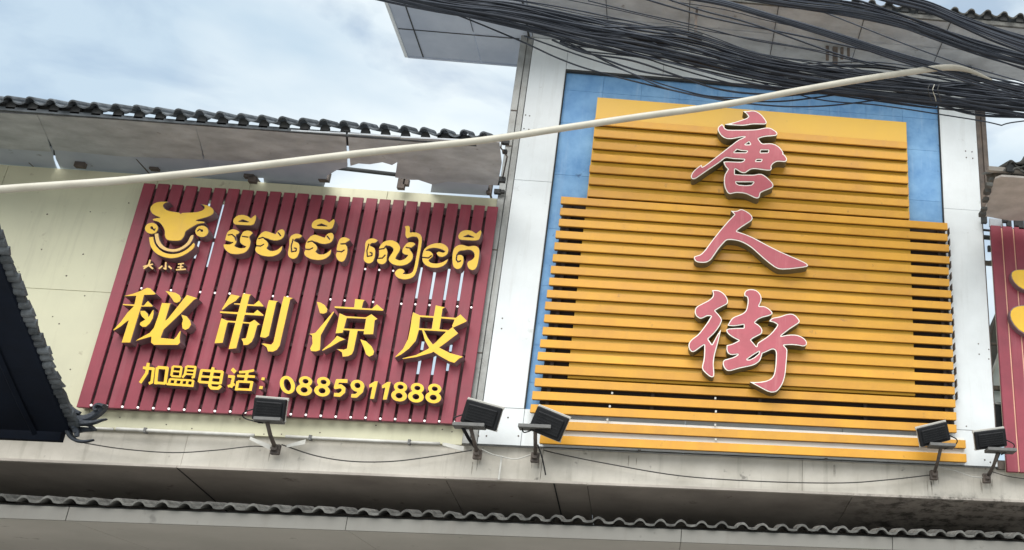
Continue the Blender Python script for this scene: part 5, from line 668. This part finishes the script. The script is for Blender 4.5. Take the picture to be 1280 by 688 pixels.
# ------------------------------------------------------------------ floodlights
def floodlight(label, hc, w, h, roll, pl, arm0, arm1, Y=-.38, pitch=18, fork=None, rimtop=True):
    t = thing('floodlight', label, 'floodlight', group='floodlights along the fascia')
    c = P(hc[0], hc[1], Y); k = 1 / 145.0
    W = w * k / 2; H = h * k / 2 / math.cos(math.radians(25)) ; 
    R_ = Matrix.Translation(c) @ Matrix.Rotation(math.radians(roll), 4, 'Y') @ Matrix.Rotation(math.radians(pitch), 4, 'X')
    def part(nm, bm, m):
        bmesh.ops.transform(bm, matrix=R_, verts=bm.verts)
        return link(nm, mesh_from(bm, nm), m, t)
    bm = bmesh.new(); bm_box(bm, -W, W, -.018, .02, -H, H, .006); bm_box(bm, -W * .82, W * .82, -.034, -.0185, -H * .78, H * .7, .006)
    part('housing', bm, M['black'])
    bm = bmesh.new()
    for q in range(6):
        z = -H * .66 + q * H * 1.24 / 5; bm_box(bm, -W * .74, W * .74, -.039, -.0345, z - .0025, z + .0025)
    part('cooling_fins', bm, M['black'])
    bm = bmesh.new()
    bm_box(bm, -W - .005, W + .005, .0205, .04, H - .012, H + .014, .002); bm_box(bm, -W - .005, W + .005, .0205, .034, -H - .008, -H + .012, .002)
    bm_box(bm, -W - .001, -W + .012, .0205, .034, -H + .0125, H - .0125); bm_box(bm, W - .012, W + .001, .0205, .034, -H + .0125, H - .0125)
    part('rim', bm, M['rim'])
    bm = bmesh.new(); bm_box(bm, -W + .0125, W - .0125, .0215, .03, -H + .0125, H - .0125); part('glass', bm, M['glass'])
    a = P(pl[0], pl[2], Y - .02); b = P(pl[1], pl[2] + 1, Y - .02)
    bm = bmesh.new(); bm_box(bm, a.x, b.x, Y - .05, Y + .07, min(a.z, b.z) - .012, max(a.z, b.z) + .012, .003)
    link('mounting_plate', mesh_from(bm, 'mounting_plate'), M['grey_plate'], t)
    A = P(arm0[0], arm0[1], Y + .02); B = P(arm1[0], arm1[1], -.05)
    mid = (A + B) / 2 + Vector((random.uniform(-.01, .01), -.05, -.01))
    tube('arm', [A, mid, B], .016, M['rust'], t, 8)
    if fork:
        A2 = P(fork[0], fork[1], Y + .03); tube('arm', [A2, (A2 + B) / 2 + Vector((0, -.04, 0)), B + Vector((.02, 0, .01))], .014, M['black'], t, 8)
    bm = bmesh.new(); bm_box(bm, B.x - .035, B.x + .035, -.075, -.034, B.z - .045, B.z + .04, .005)
    bm_box(bm, B.x - .022, B.x + .022, -.11, -.0755, B.z - .02, B.z + .03, .004)
    link('wall_bracket', mesh_from(bm, 'wall_bracket'), M['rust'], t)
    s = 1 if roll <= 0 and hc[0] > 700 else -1
    e = c + Vector((s * W * .95, 0, 0))
    tube('lead', spline([e, e + Vector((s * .07, -.01, -.04)), e + Vector((s * .06, .01, -.08)), A + Vector((s * .03, 0, -.01))], 5), .0055, M['black'], t, 5)
    return t
floodlight('level black floodlight standing under the phone number of the maroon sign', (337, 512), 36, 23, 2, (318, 352, 524), (334, 528), (345, 562))
floodlight('tilted black floodlight in front of the grey corner trim by the maroon sign', (602, 519), 44, 25, 13, (566, 606, 531), (588, 534), (597, 568), fork=(578, 534))
floodlight('steeply tilted black floodlight at the lower left corner of the ochre sign', (686, 530), 41, 27, 20, (648, 689, 533), (669, 537), (669, 572))
floodlight('black floodlight tilted up to the right over the lower right slats of ochre sign', (1167, 543), 40, 21, -16, (1162, 1194, 556), (1176, 560), (1167, 594))
floodlight('rightmost black floodlight against the edge of the neighbouring maroon sign', (1238, 549), 41, 20, -10, (1234, 1270, 562), (1247, 567), (1233, 598), fork=(1250, 564))

# rust drips that ran down the fascia below the brackets: thin crusts of dirt
for (px, py, n_) in ((598, 574, 3), (669, 578, 2), (1167, 598, 5), (1233, 601, 6), (345, 566, 1), (790, 572, 2), (1038, 582, 2)):
    for k in range(n_):
        a = P(px + random.uniform(-9, 9), py + random.uniform(-4, 4), .0); ln = random.uniform(.05, .13); w = random.uniform(.002, .005)
        b = min(a.z, 3.76)
        prism('drip_crust', [(a.x - w, .0078, b), (a.x + w, .0078, b), (a.x + w * .8 + .003, .0078, b - ln * .6), (a.x + .002, .0078, max(3.5, b - ln)), (a.x - w * .5, .0078, b - ln * .5)], (0, .004, 0), M['drip'], shop)

# ------------------------------------------------------------------ wires along the fascia
def wire(name, label, cat, pts, rad, m, n=7, group=None):
    o = tube(name, spline(pts, n), rad, m, None, 5)
    return tag(o, label, cat, group)
W_ = lambda l, Y: [P(x, y, Y) for x, y in l]
wire('fascia_wire', 'thin dark wire sagging along the fascia left of the level floodlight', 'wire', W_([(95, 552), (150, 561), (215, 566), (270, 563), (318, 558), (343, 561)], -.06), .005, M['wire'])
wire('fascia_wire', 'thin dark wire sagging between the two floodlights nearest the grey trim', 'wire', W_([(352, 556), (395, 570), (440, 577), (490, 577), (540, 571), (590, 563)], -.06), .0055, M['wire'])
wire('fascia_wire', 'short pale wire between the middle floodlights', 'wire', W_([(602, 562), (615, 568), (627, 571), (645, 574), (665, 568)], -.06), .005, M['conduit'])
wire('fascia_wire', 'long thin wire drooping across the fascia under the ochre sign', 'wire', W_([(680, 563), (700, 568), (760, 580), (850, 595), (950, 602), (1050, 604), (1110, 600), (1163, 594)], -.06), .0055, M['wire'])
wire('fascia_wire', 'short wire between the two right hand floodlights', 'wire', W_([(1172, 583), (1195, 589), (1215, 596), (1232, 597)], -.06), .005, M['conduit'])
wire('fascia_wire', 'thin wire leaving the fascia at the right edge', 'wire', W_([(1240, 590), (1262, 596), (1290, 600)], -.06), .004, M['wire'])
wire('hanging_wire', 'short black wire end dangling below the second middle floodlight', 'wire', W_([(672, 556), (677, 570), (680, 583), (682, 594)], -.09), .006, M['black'])
tag(box('joint_cover', P(626, 572, -.04).x, P(628, 572, -.04).x, -.046, -.034, P(627, 600, -.04).z, P(627, 570, -.04).z, M['conduit']), 'slim pale vertical strip on fascia between the floodlights', 'strip')

# ------------------------------------------------------------------ overhead cables
def cable(pts, rad, label, group, n=7):
    o = tube('overhead_cable', spline(pts, n), rad, M['cable'], None, 6)
    return tag(o, label, 'cable', group)
def bundle(center, half, n, rads, Y0, Y1, label, group, cross=.6):
    """cables running together; each keeps its own place in the bundle and wanders a little"""
    for i in range(n):
        u = -1 + 2 * (i + .5) / n + random.uniform(-.1, .1)
        ph = random.uniform(0, 6.28); am = random.uniform(.05, .35) * cross
        Yc = random.uniform(Y0, Y1)
        pts = []
        for j, ((x, y), hw) in enumerate(zip(center, half)):
            uu = u + am * math.sin(ph + j * random.uniform(.6, 1.0))
            pts.append(P(x, y + uu * hw, Yc))
        rr = random.choice(rads)
        size = 'thin' if rr <= rads[len(rads) // 2 - 1] else 'thick'
        where = 'along the upper edge of' if u < -.6 else 'along the lower edge of' if u > .6 else 'running inside'
        cable(pts, rr, size + ' black cable ' + where + ' ' + label, group)
xs_main = [(430, -22), (500, -4), (570, 9), (640, 19), (733, 39), (800, 51), (860, 63), (950, 86), (1050, 104), (1160, 117), (1230, 124), (1340, 136)]
hw_main = [9, 9, 11, 14, 15, 16, 19, 17, 16, 15, 17, 20]
bundle(xs_main, hw_main, 50, (.0045, .006, .007, .0085, .0115), -1.5, -1.15, 'the thick bundle crossing above ochre sign', 'cables of the main bundle', 1.3)
# cables that leave the bundle and run above it to the right
up2 = [(840, -6), (900, 3), (960, 20), (1040, 44), (1115, 69), (1171, 85), (1230, 102), (1340, 128)]
bundle(up2, [3, 4, 4, 5, 6, 7, 9, 12], 6, (.007, .009, .01), -1.9, -1.6, 'the narrow slanting group above main bundle', 'cables of the slanting group', .3)
up3 = [(930, -8), (1000, 2), (1060, 10), (1120, 24), (1170, 42), (1220, 60), (1280, 76), (1340, 92)]
bundle(up3, [6, 8, 9, 8, 8, 8, 9, 10], 19, (.005, .007, .0095), -2.2, -1.9, 'the long upper right cable group', 'cables of the upper right group', 1.3)
up4 = [(1060, -18), (1110, -4), (1160, 9), (1200, 26), (1240, 42), (1280, 56), (1340, 76)]
bundle(up4, [6, 7, 7, 7, 9, 10, 12], 15, (.005, .007, .0105), -2.5, -2.2, 'the topmost cable group in right corner', 'cables of the topmost group')
lo = [(1020, 100), (1080, 100), (1130, 104), (1180, 112), (1230, 122), (1340, 138)]
bundle([(900, 74), (960, 84), (1040, 84), (1100, 87), (1160, 97), (1220, 108), (1340, 124)], [2, 3, 7, 12, 15, 14, 16], 11, (.005, .006, .008), -1.45, -1.2, 'the loose group beside the pipe tip', 'loose cables beside the pipe tip')
singles = [
    ([(560, 15), (587, 25), (654, 53), (700, 74), (747, 90), (840, 113), (905, 124), (975, 127), (1050, 118)], .0075, 'lone cable hanging lowest over the left pier and blue panels'),
    ([(655, 45), (720, 68), (780, 88), (830, 110), (900, 125), (975, 133), (1040, 132), (1120, 122)], .007, 'lone cable sagging over the ochre top board'),
    ([(700, 55), (730, 64), (800, 72), (840, 84), (930, 108), (1010, 116)], .007, 'lone cable just below the bundle over the white band'),
    ([(705, 56), (740, 60), (790, 66), (850, 81), (880, 84)], .0065, 'short cable looping just under the bundle'),
    ([(690, 50), (730, 66), (790, 76), (850, 96), (900, 112), (960, 118), (1050, 114)], .009, 'thick lone cable crossing the top of the blue panels'),
    ([(690, 46), (725, 60), (755, 76), (800, 96), (850, 112), (893, 121), (960, 122), (1050, 114)], .006, 'thin cable crossing the upper blue panels near the pipe'),
    ([(700, 52), (750, 72), (800, 89), (860, 98), (940, 108), (1040, 117), (1110, 125), (1170, 133)], .009, 'thick cable along the head of the blue recess'),
    ([(940, 100), (1020, 124), (1100, 132), (1180, 144), (1230, 152), (1252, 157)], .006, 'thin cable over the right pier'),
    ([(1252, 157), (1268, 153), (1330, 146)], .006, 'thin cable bending up at right edge in front of the sky'),
    ([(735, 1), (800, 17), (860, 30), (940, 50), (1010, 62), (1090, 82)], .006, 'thin cable drawn across the tower soffit below the middle'),
    ([(790, -6), (850, 12), (900, 25), (985, 42), (1060, 58), (1130, 74)], .0085, 'thicker cable drawn across the middle of the tower soffit'),
    ([(690, -4), (760, 10), (830, 26), (880, 38), (960, 52), (1050, 68)], .0045, 'faint thin cable across the lower soffit'),
    ([(840, 2), (905, 12), (960, 26), (1040, 43)], .0045, 'faint thin cable across the upper soffit'),
    ([(820, -6), (880, 14), (940, 30), (1060, 72), (1120, 84)], .0085, 'dark cable crossing two others on the tower soffit'),
    ([(1000, 5), (1044, 21), (1110, 47), (1160, 66), (1207, 82), (1290, 106)], .0065, 'straight lone cable running down across the right soffit'),
    ([(620, -4), (700, 9), (760, 21), (830, 36), (870, 42)], .0065, 'cable along the top edge of the main bundle'),
]
for i, (l, rr, lab) in enumerate(singles):
    wire('overhead_cable', lab, 'cable', [P(x, y, -1.3 - .02 * (i % 5)) for x, y in l], rr, M['cable'])
# rack and insulators the cables pass, fixed on the tower's right post
rk = thing('cable_rack', 'dark iron cable rack with insulators at the top of the right post', 'cable rack')
p = P(1212, 90, -.12)
box('back_bar', p.x - .02, p.x + .02, -.12, -.055, P(1212, 118, -.1).z, P(1212, 76, -.1).z, M['rust'], rk)
for (x, y, w) in ((1209, 78, 11), (1212, 86, 9), (1211, 95, 10), (1212, 103, 10), (1213, 111, 9)):
    c = P(x, y, -.2)
    bm = bmesh.new(); bmesh.ops.create_cone(bm, cap_ends=True, segments=10, radius1=w / 300, radius2=w / 380, depth=.045, matrix=Matrix.Translation(c))
    link('insulator', mesh_from(bm, 'insulator'), M['black'], rk)
    box('hook', c.x - .06, c.x + .06, -.19, -.125, c.z - .006, c.z + .006, M['rust'], rk)
hg = thing('cable_hanger', 'thin steel hanger rod with clamp holding the bundle under the tower soffit', 'cable hanger')
a = P(869, 44, -.75)
box('rod', a.x - .012, a.x + .012, -.76, -.74, a.z, SOZ - .004, M['rust'], hg)
box('clamp', a.x - .07, a.x + .07, -.8, -.7, a.z - .03, a.z, M['mortar'], hg, .004)
sb = thing('soffit_bracket', 'small dark iron bracket hanging from tower soffit above the cables', 'bracket')
a = P(1043, 72, -.3)
for dx, w, h in ((-.09, .03, .16), (-.02, .05, .2), (.06, .03, .13), (.13, .025, .1)): box('hanger', a.x + dx, a.x + dx + w, -.33, -.3, SOZ - .004 - h, SOZ - .004, M['rust'], sb)
tie = thing('cable_ties', 'loose wire ties knotted round the bundle left of the pipe tip', 'wire tie')
for k, x in enumerate((1162, 1168, 1174)):
    tube('tie', spline([P(x, 106, -1.55), P(x - 2, 113, -1.58), P(x + 1, 122, -1.56), P(x + 2, 127, -1.53)], 4), .004, M['pvc'] if k == 1 else M['wire'], tie, 5)

# ------------------------------------------------------------------ the long cream pipe in front
pipe_px = [(-260, 262), (-120, 249), (0, 237), (150, 226), (300, 210), (450, 192), (600, 176), (700, 161), (800, 146), (900, 132), (1000, 113), (1080, 99), (1140, 90), (1175, 85), (1195, 85), (1212, 88.5), (1228, 95), (1240, 100)]
Yp = lambda x: -2.4 + .6 * (x / 1280)
pts = spline([P(x, y, Yp(x)) for x, y in pipe_px], 4)
n_ = len(pts)
rads = []
for i, q in enumerate(pts):
    t = i / (n_ - 1); tt = t * (len(pipe_px) - 1)
    rads.append(.0265 if tt < 14 else max(.006, .0265 - (tt - 14) * .0068))
pipe = tube('long_pipe', pts, rads, M['pvc'], None, 12)
tag(pipe, 'long cream pipe with a bent tapering tip slanting across both signs', 'pipe')

# ------------------------------------------------------------------ left neighbour's dark roof, close
nb = thing('dark_tiled_roof', 'dark tiled roof corner seen from below at the left edge', 'roof')
edge_px = [(-60, 190, -2.5), (-20, 270, -2.15), (0, 318, -1.95), (18, 362, -1.7), (38, 412, -1.4), (58, 462, -1.1), (76, 506, -.75), (92, 541, -.42)]
edge = spline([P(x, y, Y) for x, y, Y in edge_px], 4)
inner = [e + Vector((-3.2, 0, 0)) for e in edge]
bm = bmesh.new()
for dz, m_ in ((0, 0), (.09, 1)):
    pass
va = [bm.verts.new(e + Vector((-.03, 0, 0))) for e in edge]; vb = [bm.verts.new(e) for e in inner]
vc = [bm.verts.new(e + Vector((-.03, 0, .07))) for e in edge]; vd = [bm.verts.new(e + Vector((0, 0, .07))) for e in inner]
for i in range(len(edge) - 1):
    bm.faces.new((va[i], va[i + 1], vb[i + 1], vb[i])); bm.faces.new((vc[i], vc[i + 1], vd[i + 1], vd[i])); bm.faces.new((va[i], va[i + 1], vc[i + 1], vc[i])); bm.faces.new((vb[i], vb[i + 1], vd[i + 1], vd[i]))
bm.faces.new((va[0], vb[0], vd[0], vc[0])); bm.faces.new((va[-1], vb[-1], vd[-1], vc[-1]))
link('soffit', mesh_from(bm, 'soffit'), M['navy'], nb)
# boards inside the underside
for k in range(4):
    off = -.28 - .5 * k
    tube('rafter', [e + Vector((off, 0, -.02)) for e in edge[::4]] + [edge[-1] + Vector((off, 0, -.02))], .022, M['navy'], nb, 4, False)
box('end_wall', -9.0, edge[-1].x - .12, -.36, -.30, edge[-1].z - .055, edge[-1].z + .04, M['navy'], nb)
# drooping edge tiles, one short curved tile beside the other
bm = bmesh.new()
prof = [(.035 * math.cos(math.pi * k / 6), .03 * math.sin(math.pi * k / 6)) for k in range(7)]
A = [bm.verts.new((-.045, y, z)) for y, z in prof]; B = [bm.verts.new((.03, y, z - .01)) for y, z in prof]
for i in range(6): bm.faces.new((A[i], A[i + 1], B[i + 1], B[i]))
bm.faces.new(A[::-1]); bm.faces.new(B)
et_me = mesh_from(bm, 'edge_tile'); et_me.materials.append(M['tile'])
acc = 0; nxt = 0
for a, b in zip(edge, edge[1:]):
    seg = (b - a).length; dirn = (b - a).normalized()
    while nxt < acc + seg:
        q = a + dirn * (nxt - acc)
        o = link('edge_tile', et_me, None, nb, q + Vector((random.uniform(-.012, .014), 0, .05 + random.uniform(-.008, .008)))); o.scale = (random.uniform(.8, 1.3), 1, random.uniform(.8, 1.2))
        o.rotation_euler = (math.atan2(dirn.z, dirn.y) + random.uniform(-.12, .12) + math.pi, random.uniform(-.15, .15), random.uniform(-.2, .2))
        nxt += random.uniform(.05, .066)
    acc += seg
tube('edge_roll', [e + Vector((-.02, 0, .075)) for e in edge], .026, M['tile'], nb, 8)
# upturned ornament at the corner
def horn(pxs, w0, w1, Y=-.42, th=.05):
    """a curved plate of the corner ornament: the line through pxs, w0..w1 high, th thick"""
    q = spline([P(x, y, Y) for x, y in pxs], 4); n = len(q); bm = bmesh.new(); rings = []
    for k, v in enumerate(q):
        t = (q[min(k + 1, n - 1)] - q[max(k - 1, 0)]).normalized(); nn = Vector((-t.z, 0, t.x)); w = w0 + (w1 - w0) * k / (n - 1)
        hh = th * (.4 + .6 * w / max(w0, w1))
        rings.append([bm.verts.new(v + nn * w * a_ + Vector((0, hh * b_2, 0))) for a_, b_2 in ((1, -.25), (.55, -.5), (-.55, -.5), (-1, -.25), (-1, .5), (1, .5))])
    for a_, b_2 in zip(rings, rings[1:]):
        for k in range(6): bm.faces.new((a_[k], a_[(k + 1) % 6], b_2[(k + 1) % 6], b_2[k]))
    bm.faces.new(rings[0][::-1]); bm.faces.new(rings[-1])
    return link('corner_ornament', mesh_from(bm, 'corner_ornament'), M['ornament'], nb)
horn([(78, 498), (84, 508), (93, 514), (100, 516.5)], .03, .012, -.46)
horn([(80, 510), (90, 520), (102, 524), (112, 522), (120, 517), (127, 511), (129.5, 506)], .03, .026, -.43, .07)
horn([(130, 508), (123, 506), (118.5, 509), (119, 513), (122, 512)], .014, .008, -.47, .05)
horn([(84, 519), (93, 527), (105, 529), (117, 528), (126, 525.5), (133.5, 524)], .03, .004, -.45, .06)
horn([(88, 526), (98, 529), (108, 530), (116, 535), (120, 538)], .026, .006, -.4, .05)
horn([(84, 530), (94, 537), (106, 537), (119, 537)], .034, .01, -.38, .04)
horn([(84, 536), (88, 545), (95, 550.5), (105, 552), (117, 550)], .02, .006, -.42, .05)
for k in range(4): horn([(80 + 3 * k, 512 + 6 * k), (86 + 3 * k, 520 + 6 * k), (90 + 2 * k, 531 + 5 * k)], .026, .012, -.47 + .01 * k, .04)

# ------------------------------------------------------------------ right neighbour
rs = thing('neighbour_slat_sign', 'narrow glimpse of another maroon slat sign with yellow strokes at the right edge', 'sign')
X0 = 2.972
for i in range(10):
    box('slat', X0 + i * .118, X0 + i * .118 + .103, -.12, -.08, 3.735, 6.18, M['red'], rs, .003)
box('backing_board', X0 + .01, X0 + 1.2, -.05, -.04, 3.74, 6.15, M['cream'], rs)
for i in range(9): box('gap_strip', X0 + i * .118 + .1045, X0 + i * .118 + .1165, -.112, -.1, 3.74, 6.16, M['orange_strip'], rs)
for (cx_, cy_, w, h) in ((1283, 348, 18, 13), (1286, 398, 22, 18), (1276, 372, 6, 10)):
    c = P(cx_, cy_, -.19)
    lp = [(c.x + w / 118 * math.cos(2 * math.pi * k / 20), c.z + h / 118 * math.sin(2 * math.pi * k / 20) + .02 * math.cos(4 * math.pi * k / 20)) for k in range(20)]
    if cx_ == 1276: continue
    body = solid_loops('letter_stroke', [lp], -.19, -.121, M['return'], rs)
    solid_loops('face', [[(c.x + (x - c.x) * .95, c.z + (z - c.z) * .93) for x, z in lp]], -.195, -.1905, M['letter'], body)

rc = thing('neighbour_canopy', 'end of neighbouring tiled canopy with brown soffit and broken edge at the right', 'canopy')
q = [SP(x, y, 6.2) for x, y in ((1228, 270), (1233, 258), (1236, 246), (1240, 234), (1244, 224), (1252, 221), (1330, 226), (1330, 277), (1290, 276), (1262, 276))]
prism('soffit_panel', q, (0, 0, .02), M['brown_soffit'], rc)
edge_r = SP(1244, 222, 6.2)
tile_row(rc, edge_r.x + .1, 7, .165, edge_r.y - .05, 6.31, math.radians(20), up_me2, M['tile_pale'], 1, .34)
plugs(rc, edge_r.x + .1, 7, .165, edge_r.y - .04, 6.305, .05)
a = P(1238, 210, edge_r.y); box('ridge_board', a.x - .02, a.x + 1.3, edge_r.y - .01, edge_r.y + .03, a.z - .03, a.z + .012, M['soffit_dark'], rc)
for k, (x, y, s) in enumerate(((1236, 232, .03), (1240, 226, .028), (1234, 240, .03), (1232, 250, .025), (1230, 262, .025), (1228, 268, .03))):
    p = P(x, y, edge_r.y + .12 * k); box('broken_edge', p.x - s, p.x + s, p.y - .03, p.y + .03, p.z - s * .6, p.z + s * .6, M['tile_pale'], rc)
for (x, y, a_) in ((1256, 214, .3), (1266, 217, -.2), (1275, 213, .15), (1262, 211, -.4)):
    p = P(x, y, edge_r.y - .03); o = link('loose_tile', up_me2, None, rc, p); o.rotation_euler = (.3, a_, a_ * 2)
low_b = [(1237, 272), (1258, 274), (1258, 284), (1268, 286), (1268, 277), (1330, 280), (1330, 292), (1237, 284)]
prism('wall_head_board', [P(x, y, -.05) for x, y in ((1237, 273), (1254, 274), (1254, 284), (1237, 283))], (0, .02, 0), M['soffit'], rc)
for (x, y, w, h) in ((1230, 275, 7, 9), (1261, 280, 6, 8), (1270, 279, 5, 9), (1256, 276, 6, 5), (1276, 282, 8, 12)):
    a = P(x - w / 2, y - h / 2, -.1); b = P(x + w / 2, y + h / 2, -.1); box('bracket', a.x, b.x, -.12, -.08, b.z, a.z, M['mortar'], rc)

fr = thing('steel_frame', 'dark steel struts and pale board in the slot between tower and right hand sign', 'frame')
tube('tie_bar', [P(1222, 287, .1), P(1243, 289, .1)], .012, M['mortar'], fr)
tube('tie_bar', [P(1222, 296, .1), P(1243, 298, .1)], .024, M['mortar'], fr)
tube('strut', [P(1236, 428, .12), P(1247, 388, .12)], .012, M['rust'], fr)
tube('strut', [P(1236, 480, .12), P(1250, 438, .12)], .014, M['conduit'], fr)
tube('strut', [P(1234, 430, .1), P(1254, 431, .1)], .015, M['rust'], fr)
prism('dark_board', [P(x, y, .25) for x, y in ((1228, 430), (1247, 386), (1252, 430), (1240, 470), (1232, 500))], (0, .03, 0), M['wall_dark'], fr)
prism('pale_board', [P(x, y, .22) for x, y in ((1232, 500), (1252, 430), (1262, 505), (1232, 503))], (0, .02, 0), M['white'], fr)
a = P(1234, 505, .1); b = P(1262, 548, .1); box('meter_box', a.x, b.x, .02, .2, b.z, a.z, M['black'], fr, .01)
tube('tie_bar', [P(1232, 503, .02), P(1262, 507, .02)], .012, M['metal'], fr)
tube('loop_wire', spline([P(1222, 319, -.02), P(1229, 327, -.02), P(1240, 326, -.02)], 5), .004, M['wire'], fr, 5)
p = P(1236, 312, 0); box('clamp', p.x - .015, p.x + .015, -.03, 0, p.z - .03, p.z + .03, M['mortar'], fr)
for z in (4.6, 5.9): box('anchor', 2.86, 3.1, .15, .19, z - .02, z + .02, M['rust'], fr)
box('sill', 2.915, 3.0, -.02, .1, 3.78, 3.86, M['rust'], fr)
